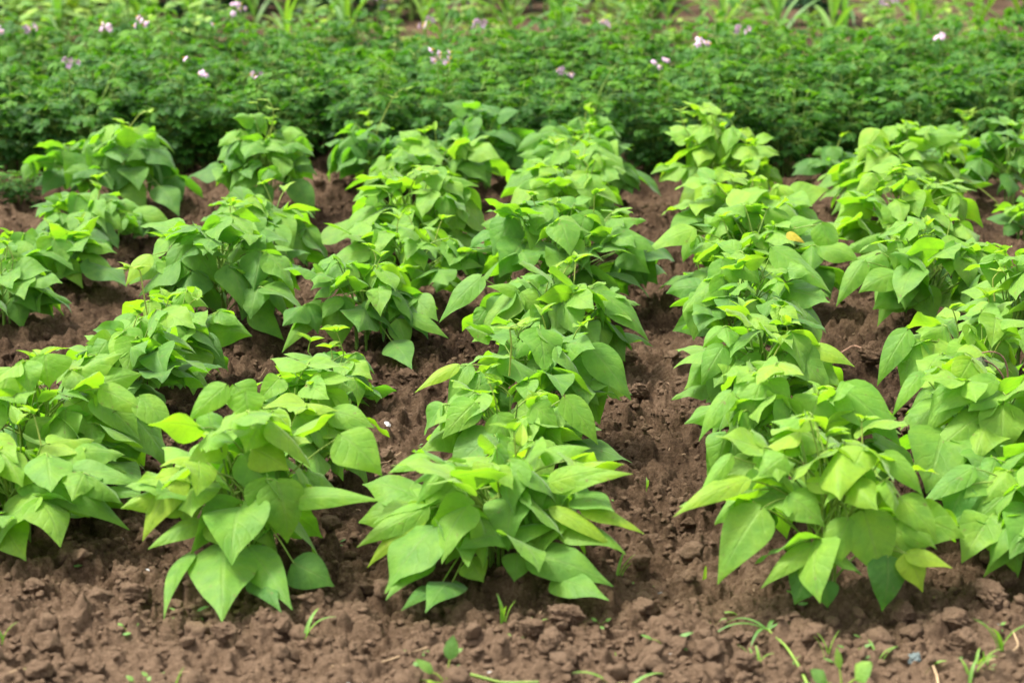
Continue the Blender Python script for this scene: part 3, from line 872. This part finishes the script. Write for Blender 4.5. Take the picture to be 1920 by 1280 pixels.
def bean_plant(key, x, y, r, H, youth, seed, label):
    rng = random.Random(seed * 77 + 5)
    z0 = gz(x, y) - .004
    root = empty('bean_plant', (x, y, z0), label, 'bean plant', 'bean plants standing in rows')
    fol, st = Batch(), Batch()
    H = max(.12, H - z0)
    placed = PLACED_LEAVES.get(key, [])
    stems = []
    ns = 3 if r < .15 else 5
    for i in range(ns):
        a = 6.28 * i / ns + rng.uniform(-.5, .5)
        b = np.array([math.cos(a), math.sin(a), 0]) * rng.uniform(.005, .035)
        top = np.array([math.cos(a), math.sin(a), 0]) * r * rng.uniform(.1, .38) + UP * H * rng.uniform(.68, .93)
        pts = bez(b - UP * .02, b + UP * H * .5, top, 8)
        tube(st, pts, np.linspace(.0042, .0018, 8), 6, 0, rng.uniform(.2, .5))
        stems.append(pts)
    n = max(6, int(29 * (r / .24) ** 1.3 * (H / .35) ** .6))
    k1, k2, k3 = rng.uniform(0, 6.28), rng.uniform(0, 6.28), rng.uniform(0, 6.28)
    lean = np.array([rng.uniform(-1, 1), rng.uniform(-1, 1), 0]) * r * .14
    for i in range(n):
        q = (i + .5 + rng.uniform(-.5, .5)) / n               # 0 foot .. 1 top
        q = max(0, q) ** .85
        az = i * 2.39996 + rng.uniform(-.6, .6)
        if placed and len(placed) > 8 and q < .8 and rng.random() < .6 and math.sin(az) < -.4:
            continue
        lob = 1 + .13 * math.sin(2 * az + k1) + .10 * math.sin(3 * az + k2)
        hob = 1 + .10 * math.sin(az + k3)
        ze = H * (.36 + .60 * q) * hob + rng.uniform(-.02, .02)
        L = (.136 - .042 * q ** 2) * rng.choice((.66, .85, .95, 1.0, 1.08, 1.18)) * rng.uniform(.93, 1.07) * min(1.06, .70 + .28 * r / .22)
        rp = max(.01, (r * .98 * lob - L * .70) * math.sqrt(max(0, 1 - (.93 * q) ** 1.7)) * rng.uniform(.62, 1.08))
        end = np.array([math.cos(az) * rp, math.sin(az) * rp, ze]) + lean * q
        sp = stems[rng.randrange(ns)]
        frm = sp[min(7, max(1, int(7 * (ze / H) * rng.uniform(.45, .8))))]
        pitch = -.80 + .60 * q + rng.choice((-.5, -.35, -.15, .05, .25, .45)) + rng.uniform(-.15, .15)
        if ze + math.sin(pitch) * L * 1.3 < .015:
            pitch = -math.asin(min(.95, max(0.05, (ze - .02) / (L * 1.35))))
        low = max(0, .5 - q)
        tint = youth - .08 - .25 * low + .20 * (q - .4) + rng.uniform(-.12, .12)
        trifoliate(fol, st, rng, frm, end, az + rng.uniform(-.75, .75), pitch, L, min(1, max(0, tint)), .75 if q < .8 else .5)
    for (bx, by, bz, tx, ty, tz, W, ti) in placed:            # leaflets seen one by one in the photo
        b = np.array([bx, by, bz - z0]); e = np.array([tx, ty, max(tz - z0, .012)])
        v = e - b; L = np.linalg.norm(v) * 1.06
        nh = nrm(np.array([bx * 1.2, -.75, .75]) + .15 * np.array([rng.uniform(-1, 1), 0, rng.uniform(-1, 1)]))
        leaflet(fol, b, v, nh, L, W * 1.02, rng.uniform(.5, .9), rng.uniform(.10, .32), rng.uniform(.02, .05), rng.uniform(-.08, .08), ti, rng.uniform(-.1, .3), rng, 0, rng.uniform(-.15, .15))
        frm = stems[rng.randrange(ns)][rng.randrange(2, 6)]
        c = (frm + b) / 2 + UP * .03
        tube(st, bez(frm, c, b, 6), np.linspace(.0026, .0014, 6), 5, 0, .6)
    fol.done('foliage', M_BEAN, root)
    st.done('stem', M_STEM, root)
    # young tips
    for i in range(1 if r < .15 else rng.randrange(2, 4)):
        tp = Batch()
        p = stems[i][-1].copy()
        q = p + np.array([rng.uniform(-.03, .03), rng.uniform(-.03, .03), .02 + .05 * rng.random()])
        tube(tp, bez(p, (p + q) / 2 + UP * .01, q, 5), np.linspace(.002, .0012, 5), 5, 1, .9)
        for k in range(3):
            a = rng.uniform(0, 6.28)
            d = np.array([math.cos(a), math.sin(a), rng.uniform(.1, .9)])
            leaflet(tp, q, d, UP - .5 * d, rng.uniform(.03, .06), rng.uniform(.016, .034), rng.uniform(.2, .9), -rng.uniform(.3, .9), .03, 0, rng.uniform(.6, .9), 0, rng, 0)
        tp.done('shoot_tip', [M_BEAN, M_STEM], root)
    return root, stems, z0

def tendril(root, pts, leaves, name='tendril', label=None):
    b = Batch()
    pts = np.array(pts, float)
    tt = np.linspace(0, len(pts) - 1, 26)
    P = np.stack([np.interp(tt, range(len(pts)), pts[:, k]) for k in range(3)], 1)
    for _ in range(3):
        P[1:-1] = .25 * P[:-2] + .5 * P[1:-1] + .25 * P[2:]
    tube(b, P, np.linspace(.0024, .0011, len(P)), 5, 1, .95)
    rng = random.Random(len(pts) * 7 + int(abs(pts[0, 0]) * 1e4))
    for f in leaves:
        p = P[int(f * 25)]
        for k in range(2):
            a = rng.uniform(0, 6.28)
            d = np.array([math.cos(a), math.sin(a) * .5, rng.uniform(-.2, .4)])
            leaflet(b, p, d, UP, rng.uniform(.03, .05), rng.uniform(.016, .026), .6, .3, .03, 0, .95, 0, rng, 0)
    o = b.done(name, [M_BEAN, M_STEM], root)
    if label: o['label'] = label

PLANTS = {}
for rec in BEANS:
    if rec[0] == 'J1': continue
    PLANTS[rec[0]] = bean_plant(*rec)

tendril(PLANTS['M8'][0], [(.03, 0, .2), (.06, 0, .28), (.10, 0, .36), (.13, 0, .40), (.16, .01, .415), (.17, .01, .39)], (.5, .85), label='long thin tendril with tiny leaves')
tendril(PLANTS['L6'][0], [(.02, 0, .3), (.04, 0, .38), (.03, 0, .43), (.0, 0, .45), (-.03, 0, .44), (-.02, 0, .40)], (.35, .6, .8))
tendril(PLANTS['K4'][0], [(.08, -.05, .32), (.12, -.05, .37), (.15, -.05, .385), (.17, -.05, .375)], (.8,))
tendril(PLANTS['L3b'][0], [(-.05, -.08, .2), (-.06, -.08, .28), (-.065, -.08, .33), (-.09, -.08, .34), (-.11, -.08, .32)], (.6, .7, .8))
tendril(PLANTS['O7'][0], [(-.08, 0, .25), (-.13, 0, .33), (-.155, 0, .40), (-.15, 0, .42)], (.5, .8))
tendril(PLANTS['N2'][0], [(0, 0, .24), (.005, -.02, .32), (.0, -.02, .36), (.03, -.02, .37)], (.7, .9))
tendril(PLANTS['P7'][0], [(.14, -.1, .2), (.24, -.12, .16), (.32, -.15, .1), (.36, -.16, .06)], (.95,))
tendril(PLANTS['Q3'][0], [(0, 0, .2), (.02, 0, .27), (.03, 0, .31)], (.6, .8, .95))
tendril(PLANTS['P4'][0], [(-.08, -.08, .25), (-.09, -.08, .31), (-.07, -.08, .335), (-.05, -.08, .32)], (.7,))

# one yellow leaf, one wilted stem, a dry leaf edge
b = Batch(); rng = random.Random(3)
o5, st5, _ = PLANTS['O5']
leaflet(b, (0.078, -0.27, 0.290), (0.07, -0.02, -0.034), (.1, -.7, .7), .060, .032, .5, .2, .04, 0, .6, 0, rng)
yl = b.done('yellow_leaf', M_YELLOW, o5); yl['label'] = 'single yellowed leaf'
p3 = PLANTS['P3'][0]
b = Batch()
pts = bez(np.array([.06, -.14, .12]), np.array([.045, -.16, .23]), np.array([-.02, -.17, .245]), 10)
tube(b, pts, np.linspace(.0028, .0018, 10), 5, 1, .2)
pts = bez(np.array([.05, -.14, .15]), np.array([.06, -.16, .28]), np.array([-.02, -.17, .262]), 10)
tube(b, pts, np.linspace(.0026, .0016, 10), 5, 1, .2)
for d, L in (((-.5, -.1, -.9), .10), ((-.1, -.4, -.9), .085), ((.3, -.1, -.7), .07)):
    leaflet(b, (-.02, -.17, .25), d, (-.2, -.9, .4), L, L * .45, .9, .8, .10, 0, rng.uniform(.2, .8), .6, rng, 0, .6)
leaflet(b, (.06, -.14, .17), (.8, -.2, -.1), (0, -.6, .7), .08, .03, .7, .9, .1, 0, .1, .6, rng, 0, .7)
ws = b.done('wilted_stem', [M_WILT, M_TWIG], p3); ws['label'] = 'wilted brownish stem with shrivelled grey-green leaflets'

# ------------------------------------------------------------------ potato band
T6 = np.array([0, .12, .35, .65, .88, 1.]); W6 = np.array([.08, .34, .5, .38, .16, .01]); U3 = np.array([-1, -.5, 0, .5, 1.])
PF = grid_faces(6, 5)
def small_leaf(batch, base, d, nh, L, W, bend, fold, tint, m=0, ph=0.):
    d = nrm(np.asarray(d, float)); nh = np.asarray(nh, float)
    n = nrm(nh - d * np.dot(nh, d)); s = np.cross(d, n)
    ang = bend * (.4 - T6 ** 1.2)
    dt = np.diff(T6, prepend=0)
    mid = np.asarray(base) + (np.cumsum(np.cos(ang) * dt) * L)[:, None] * d + (np.cumsum(np.sin(ang) * dt) * L)[:, None] * n
    wid = (W6 * W)[:, None] * U3[None, :]
    V = mid[:, None, :] + wid[..., None] * s + (-fold * np.abs(wid) + .05 * W * np.sin(9 * T6[:, None] + ph + 3 * U3[None, :]) * np.abs(U3)[None, :])[..., None] * n
    A = np.zeros(V.shape); A[..., 0] = U3[None, :]; A[..., 1] = T6[:, None]; A[..., 2] = tint
    batch.add(V.reshape(-1, 3), PF, A.reshape(-1, 3), m)

def potato_meshes(seed, H=.46, r=.26, mat=None, leafs=1.):
    rng = random.Random(seed)
    fol, st = Batch(), Batch()
    for i in range(14):
        a = 6.28 * i / 14 + rng.uniform(-.4, .4)
        rad = r * rng.uniform(.15, .8)
        h = H * rng.choice((.62, .72, .8, .88, .95, 1.12)) * (1 - .22 * (rad / r) ** 2)
        b = np.array([math.cos(a), math.sin(a), 0]) * rng.uniform(.01, .06)
        top = np.array([math.cos(a) * rad, math.sin(a) * rad, h])
        P = bez(b - UP * .03, b * 1.3 + UP * h * .55, top, 7)
        tube(st, P, np.linspace(.005, .002, 7), 5, 0, rng.uniform(.1, .5))
        nl = 10
        for j in range(nl):
            f = .22 + .78 * (j + rng.random() * .6) / nl
            p = P[min(6, int(f * 6.99))] * 1.0
            az = j * 2.4 + a + rng.uniform(-.4, .4)
            out = nrm(np.array([math.cos(az), math.sin(az), 0]) + .7 * np.array([math.cos(a), math.sin(a), 0]))
            ll = rng.uniform(.10, .17) * leafs * (1 if f < .85 else .7)
            e = p + out * ll * .85 + UP * ll * rng.uniform(-.15, .5)
            ctl = (p + e) / 2 + UP * .03
            Q = bez(p, ctl, e, 5)
            tube(st, Q, np.linspace(.002, .001, 5), 4, 0, .5)
            dirn = nrm(Q[-1] - Q[-2]); sd = nrm(np.cross(dirn, UP))
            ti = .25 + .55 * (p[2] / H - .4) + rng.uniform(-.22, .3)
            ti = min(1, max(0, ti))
            for (qi, sg) in ((4, 0), (4, 1), (4, -1), (3, 1), (3, -1), (2, 1), (2, -1)):
                dd = dirn + sd * sg * 1.3 + UP * rng.uniform(-.55, .15)
                L = (.048 if sg == 0 else .038) * rng.uniform(.8, 1.25) * leafs
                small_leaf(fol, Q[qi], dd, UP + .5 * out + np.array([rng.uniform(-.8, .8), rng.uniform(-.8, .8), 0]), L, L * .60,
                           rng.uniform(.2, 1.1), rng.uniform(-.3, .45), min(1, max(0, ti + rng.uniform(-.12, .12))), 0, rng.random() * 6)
    f = fol.done('foliage', mat or M_POTATO); s = st.done('stem', M_STEM)
    return f, s

def flower_cluster(parent, p, n, spread, seed):
    """p in the plant's own frame: stalk, nodding five-lobed flowers"""
    rng = random.Random(seed)
    st = Batch()
    p = np.array(p)
    foot = np.array([p[0] * .7, p[1] * .7, p[2] - .16])
    tube(st, bez(foot, (foot + p) / 2 + UP * .02, p, 6), np.linspace(.003, .0016, 6), 5, 0, .4)
    stalk = None
    ends = []
    for i in range(n):
        a = 6.28 * i / max(1, n) + rng.uniform(-.4, .4)
        rr = spread * math.sqrt((i + .5) / n) if n > 1 else 0
        e = p + np.array([math.cos(a) * rr, math.sin(a) * rr * .8, rng.uniform(-.5, .5) * spread + .012])
        tube(st, [p, (p + e) / 2 + UP * .008, e], [.0012, .001, .001], 4, 0, .6)
        ends.append((e, a))
    stalk = st.done('flower_stalk', M_STEM, parent)
    for e, a in ends:
        fl = Batch()
        ax = nrm(np.array([math.cos(a) * .6, -.7 + math.sin(a) * .4, rng.uniform(0, .7)]))
        u = nrm(np.cross(ax, UP)); v = np.cross(ax, u)
        R_ = rng.uniform(.015, .020)
        k = 20
        th = np.linspace(0, 2 * math.pi, k, endpoint=False) + rng.random()
        rad = R_ * (.72 + .28 * np.cos(5 * th))
        ring2 = e + rad[:, None] * (np.cos(th)[:, None] * u + np.sin(th)[:, None] * v) - ax * R_ * .25
        ring1 = e + R_ * .4 * (np.cos(th)[:, None] * u + np.sin(th)[:, None] * v) + ax * R_ * .05
        ring0 = e + R_ * .06 * (np.cos(th)[:, None] * u + np.sin(th)[:, None] * v)
        V = np.concatenate([ring0, ring1, ring2])
        F = [(i + o * k, (i + 1) % k + o * k, (i + 1) % k + (o + 1) * k, i + (o + 1) * k) for o in (0, 1) for i in range(k)]
        fl.add(V, F, None, 0)
        tube(fl, [e, e + ax * R_ * .3, e + ax * R_ * .62], [R_ * .2, R_ * .18, R_ * .05], 6, 1)
        fl.done('flower', [M_PETAL, M_ANTHER], stalk)

protos = [potato_meshes(500 + i) for i in range(6)]
for f, s in protos:
    COL.objects.unlink(f); COL.objects.unlink(s)
jx = next(b for b in BEANS if b[0] == 'J1')
rt = empty('potato_plant', (jx[1], jx[2], gz(jx[1], jx[2])), jx[7], 'potato plant')
rt.scale = (.5, .5, .3)
for src in protos[2]:
    c = src.copy(); COL.objects.link(c); c.parent = rt
rng = random.Random(12)
POT = []
ROWS = [(9.93, 'first'), (10.36, 'second'), (10.80, 'third'), (11.25, 'last'), (11.7, 'farthest')]
for ri, (Y, _) in enumerate(ROWS):
    X = -3.6 + rng.random() * .3
    while X < 3.6:
        yy = Y + rng.uniform(-.08, .08) + .04 * X * (1 if ri == 0 else .3)
        h = rng.uniform(.82, 1.12)
        lab = ('leafy potato plant in the front edge of the dark green band',
               'leafy potato plant inside the dark green band, without flowers',
               'leafy potato plant inside the dark green band, without flowers',
               'leafy potato plant inside the dark green band, without flowers',
               'leafy potato plant along the far edge of the dark green band')[ri]
        grp = ('potato plants of the front edge', 'potato plants inside the band', 'potato plants inside the band', 'potato plants inside the band', 'potato plants of the far edge')[ri]
        rt = empty('potato_plant', (X, yy, gz(X, yy)), lab, 'potato plant', grp, rng.random() * 6.28)
        rt.scale = (h * 1.05, h * 1.05, h * (.93, 1.0, 1.04, 1.1, 1.14)[ri])
        f, s = protos[rng.randrange(6)]
        for src in (f, s):
            c = src.copy(); COL.objects.link(c); c.parent = rt
        POT.append(rt)
        X += rng.uniform(.27, .36)

FLOWER_LABELS = [
    'potato plant with six pale pink flowers near the left end of the band',
    'potato plant with three pink flowers cut by the left edge',
    'potato plant with four faint lilac flowers, third flowering one from the left end',
    'potato plant with a tight pink flower head beside a bright upright corn leaf',
    'potato plant with white-pink flowers held up against lime green corn',
    'potato plant with one single white flower just below the white-pink heads',
    'potato plant with pink flowers touching the top edge of the photo',
    'potato plant with loose white flowers left of the middle of the band',
    'potato plant with five pink flowers beside a dark gap, above mid-band',
    'potato plant with the largest lilac flower head, in mid-band',
    'potato plant with three pink flowers in a flat line right of the largest lilac head',
    'potato plant with spread pink flowers above a pale leaf cluster',
    'potato plant with rounded pink flowers and bright young leaves on the right half',
    'potato plant with two or three small pink flowers left of the rounded pink ones',
    'potato plant with a wide white flower head at the top right of the band',
    'potato plant with one upright pink flower head near the right end of the band',
    'potato plant with one tiny pink flower low in the band, left half',
    'potato plant with fading pinkish flowers low in the left half of the band',
    'potato plant with withered buds on a thin stalk near the left end',
    'potato plant with dull purple flowers at the far edge right of the middle',
    'potato plant with yellowish buds above the bean with the curling tendril']
from mathutils import Vector
used = set()
for i, (x, y, z, n, sp) in enumerate(FLOWERS):
    best = min((p for p in POT if p.name not in used), key=lambda p: (p.location.x - x) ** 2 + 2 * (p.location.y - y) ** 2)
    used.add(best.name)
    best.location.x += (x - best.location.x) * .7
    best.location.y += (y - best.location.y) * .7
    best['label'] = FLOWER_LABELS[i]
    best['group'] = 'flowering potato plants'
    a = -best.rotation_euler.z
    y -= .05; z += .035
    dx, dy = x - best.location.x, y - best.location.y
    sc = best.scale
    loc = ((dx * math.cos(a) - dy * math.sin(a)) / sc.x, (dx * math.sin(a) + dy * math.cos(a)) / sc.y, (z - best.location.z) / sc.z)
    flower_cluster(best, loc, n + (n > 1), sp * 1.2, 900 + i)

# ------------------------------------------------------------------ corn and weeds beyond
def strap(batch, base, az, L, W, rise, droop, tint, m=0, n=10):
    t = np.linspace(0, 1, n)
    pitch = rise - droop * t ** 1.3
    dt = L / (n - 1)
    hx = np.concatenate([[0], np.cumsum(np.cos(pitch[:-1]) * dt)])
    hz = np.concatenate([[0], np.cumsum(np.sin(pitch[:-1]) * dt)])
    h = np.array([math.cos(az), math.sin(az), 0]); s = np.array([-math.sin(az), math.cos(az), 0])
    mid = np.asarray(base, float) + hx[:, None] * h + hz[:, None] * UP
    wd = W * .5 * np.minimum(1, .55 + 2.2 * t) * (1 - t ** 3.0) ** .8 + .0006
    u = np.array([-1, -.5, 0, .5, 1.])
    nn = -np.sin(pitch)[:, None] * h + np.cos(pitch)[:, None] * UP
    V = mid[:, None, :] + (wd[:, None] * u)[..., None] * s + (.35 * wd[:, None] * np.abs(u))[..., None] * nn[:, None, :]
    A = np.zeros(V.shape); A[..., 0] = u[None, :]; A[..., 1] = t[:, None]; A[..., 2] = tint
    batch.add(V.reshape(-1, 3), grid_faces(n, 5), A.reshape(-1, 3), m)

def corn(x, y, H, tint, seed, label, group):
    rng = random.Random(seed)
    rt = empty('corn_plant', (x, y, gz(x, y)), label, 'corn plant', group, rng.random() * 6.28)
    st, lv = Batch(), Batch()
    tube(st, [(0, 0, -.03), (0.004, 0, H * .25), (.01, 0, H * .5)], [.012, .010, .005], 7, 0, .5)
    for i in range(7):
        az = (i % 2) * math.pi + rng.uniform(-.5, .5)
        f = i / 6
        strap(lv, (0.006, 0, H * (.08 + .42 * f)), az, H * rng.uniform(.5, 1.05), H * rng.uniform(.045, .075), 1.0 + .45 * f, rng.uniform(.9, 2.0) * (1.1 - .5 * f), min(1, max(0, tint + rng.uniform(-.2, .25))))
    st.done('stalk', M_STEM, rt); lv.done('leaf_blades', M_CORN, rt)

rng = random.Random(31)
CG = 'young corn plants beyond the potato band'
k = 0
for Y, x0, x1, step in ((14.6, -3.4, 3.4, .42), (16.2, -3.8, 3.8, .40), (18.0, -4.2, 4.2, .42), (20.0, -4.7, 4.7, .5)):
    X = x0
    while X < x1:
        yy = Y + rng.uniform(-.25, .25)
        H = rng.uniform(.38, .55) if Y < 14 else rng.uniform(.45, .95)
        corn(X, yy, H, rng.uniform(.2, .7), 700 + k, 'young corn plant with arching strap leaves on the soil beyond the potato band', CG)
        X += step * rng.uniform(.55, 1.5); k += 1

def weed(x, y, s, seed, label, group, name='weed', mat=None):
    rng = random.Random(seed)
    rt = empty(name, (x, y, gz(x, y)), label, 'weed', group)
    st, lv = Batch(), Batch()
    for i in range(9):
        a = i * 2.4 + rng.uniform(-.3, .3)
        h = s * rng.uniform(.3, 1.0)
        e = np.array([math.cos(a) * s * .4 * rng.random(), math.sin(a) * s * .4 * rng.random(), h])
        tube(st, bez(np.zeros(3) - UP * .01, UP * h * .5, e, 5), np.linspace(.003, .0015, 5), 4, 0, .5)
        for j in range(3):
            az = a + j * 2.1
            d = np.array([math.cos(az), math.sin(az), rng.uniform(-.4, .5)])
            l = s * rng.uniform(.16, .36)
            small_leaf(lv, e * (1 - .15 * j), d, UP, l, l * rng.uniform(.4, .7), .6, .2, rng.uniform(.2, 1), 0, rng.random() * 6)
    st.done('stem', M_STEM, rt); lv.done('foliage', mat or M_WEED, rt)

k = 0
for i in range(95):
    Y = rng.uniform(12.0, 17.5); X = rng.uniform(-3.6, 3.6) * Y / 14
    weed(X, Y, rng.uniform(.14, .36), 1300 + i, 'low bright green weed on the soil just behind the potato band', 'weeds behind the potato band')
for i in range(26):
    Y = rng.uniform(13.5, 17.5); X = rng.uniform(-4.0, -2.0) * (Y / 15)
    weed(X, Y, rng.uniform(.35, .6), 1400 + i, 'tall leafy weed in the thicket at the upper left corner', 'weeds of the upper left thicket')
for i in range(22):
    Y = rng.uniform(14.5, 19.5); X = rng.uniform(-.2, 3.9) * (Y / 17)
    weed(X, Y, rng.uniform(.18, .34), 1450 + i, 'green weed among the corn beyond the potato band on the right', 'weeds among the corn')
dk = [potato_meshes(560 + i, .62, .36, M_DARK, 1.7) for i in range(3)]
for f, s in dk:
    COL.objects.unlink(f); COL.objects.unlink(s)
for Y in (17.6, 18.6, 19.8, 21.5, 23.5):
    X = -6.2
    while X < 6.2:
        left = X < -.7 or Y > 21
        if left or rng.random() < .2:
            yy = Y + rng.uniform(-.3, .3)
            rt = empty('leafy_crop_plant', (X, yy, gz(X, yy)), 'dark leafy crop plant far behind the corn at the top edge', 'crop plant', 'dark crop plants at the top edge', rng.random() * 6.28)
            q = rng.uniform(.85, 1.25); rt.scale = (q, q, q)
            for src in dk[rng.randrange(3)]:
                c = src.copy(); COL.objects.link(c); c.parent = rt
        X += rng.uniform(.5, .8)

# ------------------------------------------------------------------ small things on the near soil
def grass(x, y, s, n, lean, label, i):
    rng = random.Random(2100 + i)
    rt = empty('grass_tuft', (x, y, gtop(x, y) - .004), label, 'grass', 'grass sprouts on the near soil')
    for k in range(n):
        b = Batch()
        az = (0 if lean >= 0 else math.pi) if abs(lean) > .05 else rng.uniform(0, 6.28)
        if n > 1 and k: az = rng.uniform(0, 6.28)
        L = s * 1.1 * rng.uniform(.7, 1.0) if k else s * 1.1
        strap(b, (rng.uniform(-.006, .006), rng.uniform(-.006, .006), -.005), az, L, s * (.19 if n == 1 else .10), 1.5 - abs(lean) * .8, .25 + abs(lean) * 1.9 + rng.uniform(0, .6) * (n > 1), rng.uniform(.45, .85))
        b.done('blade', M_CORN, rt)
for i, rec in enumerate(GRASSES):
    grass(*rec, i)

def seedling(x, y, s, typ, label, i):
    rng = random.Random(2300 + i)
    rt = empty('seedling', (x, y, gtop(x, y) - .003), label, 'seedling', 'seedlings on the near soil')
    st = Batch()
    spec = {0: [((.10, 0, 1.0), .52, .62, .25), ((-.45, 0, .55), .45, .55, .5), ((-.9, .1, .25), .42, .5, .8), ((-.35, -.3, .3), .25, .6, .95), ((.2, .2, .4), .25, .5, .4)],
            1: [((.9, -.1, .6), .75, .3, .35), ((-.8, 0, .5), .55, .3, .5), ((.8, -.5, .1), .55, .35, .3), ((-.6, -.5, .15), .5, .35, .4)],
            2: [((.1, -.8, .1), .8, .9, .2), ((-.6, .2, .5), .6, .6, .6), ((.7, .2, .5), .6, .6, .6)],
            3: [((.35, -.2, .75), .52, .9, .6), ((-.5, -.1, .6), .46, .85, .35), ((.15, -.6, .15), .5, .85, .95), ((-.8, .2, .2), .42, .8, .4), ((-.1, .1, 1), .42, .4, .7), ((.9, -.2, .12), .5, .5, .8)],
            4: [((.9, -.1, .35), .65, .5, .95), ((.2, -.4, .5), .5, .45, .9), ((-.4, 0, .5), .45, .4, .8)]}[typ]
    for d, l, wr, ti in spec:
        d = np.array(d); e = d * s * .62
        tube(st, bez(np.array([0, 0, -.006]), np.array([d[0] * .2, d[1] * .2, d[2] * .5 + .15]) * s * .6, e, 6), np.linspace(.03, .02, 6) * s, 5, 0, .8)
        b = Batch()
        small_leaf(b, e, d * np.array([1, 1, .75]), UP + np.array([0, -.6, 0]), l * s, l * s * wr, .5 if typ != 4 else 1.2, .15, ti, 0, rng.random() * 6)
        b.done('leaf_blade', M_WEED, rt)
    st.done('stem', M_STEM, rt)
for i, rec in enumerate(SEEDLINGS):
    seedling(*rec, i)

rng = random.Random(91)
k = 0
while k < 34:
    y = rng.uniform(3.75, 5.6); x = rng.uniform(-1, 1) * (.1 + .235 * y)
    if min((BX - x) ** 2 + (BY - y) ** 2) < .045: continue
    seedling(x, y, rng.uniform(.012, .030), 1 if k % 2 else 2, 'tiny green sprout scattered on the bare soil between the bean plants', 50 + k)
    k += 1

rng = random.Random(17)
for k in range(16):                                     # wispy sprouts on the trodden corner
    x = rng.uniform(.25, .95); y = rng.uniform(3.62, 3.98)
    if k % 3 == 0:
        seedling(x, y, rng.uniform(.02, .04), 1, 'small green sprout among the weeds of the lower right corner', 90 + k)
    else:
        grass(x, y, rng.uniform(.03, .065), rng.randrange(2, 5), rng.uniform(-.6, .6), 'wispy grass sprout among the weeds of the lower right corner', 90 + k)

for i, (x, y, s, v, lab) in enumerate(STONES):
    V, F = clod_shape(3000 + i, 3)
    V = V * np.array([.38, .28, .18]) * s
    o = build('stone_chip', V, F, stone_mat(v), None, None, None, False)
    o.location = (x, y, gtop(x, y) + s * .10)
    o.rotation_euler = (0, .25, i * 1.7)
    tag(o, lab, 'stone', 'pale chips on the soil')

def stalk(name, label, cat, pts, r, mat, lift=.006):
    b = Batch()
    P = np.array([(x, y, gtop(x, y) + lift + dz) for x, y, dz in pts])
    tt = np.linspace(0, len(P) - 1, 14)
    P = np.stack([np.interp(tt, range(len(P)), P[:, k]) for k in range(3)], 1)
    P[1:-1] = .25 * P[:-2] + .5 * P[1:-1] + .25 * P[2:]
    c = P[0].copy()
    tube(b, P - c, np.linspace(r, r * .6, 14), 6, 0, .5)
    o = b.done(name, mat)
    o.location = c
    tag(o, label, cat)
    return o
stalk('straw', 'long dry straw lying on the soil beneath the front middle plant', 'straw', [(-0.332, 3.868, 0), (-0.257, 3.914, 0.004), (-0.159, 3.947, 0.006)], 0.0028, M_STRAW)
stalk('straw', 'thin straw across the soil at the bottom left', 'straw', [(-0.755, 3.881, 0), (-0.691, 3.849, 0.003), (-0.626, 3.807, 0)], 0.002, M_STRAW)
stalk('straw', 'pale green stem lying flat at the bottom edge, right of the spoon-leaved seedling', 'stem', [(-0.075, 3.807, 0), (-0.019, 3.789, 0.003), (0.048, 3.771, 0)], 0.0035, M_STEM)
stalk('straw', 'pale straw stub at the left end of the bottom edge', 'straw', [(-0.915, 3.807, 0), (-0.892, 3.833, 0.004), (-0.876, 3.849, 0.004)], 0.003, M_STRAW)
stalk('straw', 'bent dry stem lying across the lower right corner', 'straw', [(0.834, 3.881, 0), (0.897, 3.903, 0.006), (0.952, 3.964, 0.012), (0.955, 4.035, 0.03)], 0.003, M_STRAW)
stalk('straw', 'short upright dry stub below the blue-grey shard', 'straw', [(0.776, 3.823, 0), (0.778, 3.855, 0.01), (0.773, 3.873, 0.016)], 0.0035, M_STRAW)
TOPPLED_END = np.array((0.493, 4.079, gtop(0.493, 4.079) + .026))
toppled = stalk('fallen_weed_stalk', 'toppled green weed stalk leaning on the soil below the front right plant', 'weed', [(0.542, 3.807, 0), (0.531, 3.895, 0.006), (0.517, 3.983, 0.014), (0.493, 4.079, 0.022)], 0.0036, M_STEM)
stalk('straw', 'curved dry straw behind the front left plant', 'straw', [(-0.324, 5.194, 0), (-0.304, 5.298, 0.004), (-0.276, 5.366, 0.002)], 0.0016, M_STRAW)
stalk('straw', 'short straw on soil behind the small low bean plant', 'straw', [(-0.764, 6.174, 0), (-0.709, 6.086, 0.003), (-0.688, 6.098, 0)], 0.0016, M_STRAW)
stalk('twig', 'forked dry twig on the path between the two right rows', 'twig', [(0.952, 6.325, 0), (1.004, 6.414, 0.01), (1.034, 6.359, 0.008)], 0.003, M_TWIG)
for k, (az, L) in enumerate(((2.6, .10), (3.4, .13), (4.2, .09), (.4, .07), (1.2, .06))):
    b = Batch()
    strap(b, TOPPLED_END - np.array(toppled.location), az, L, .007, .5, 1.5, .25)
    b.done('blade', M_CORN, toppled)
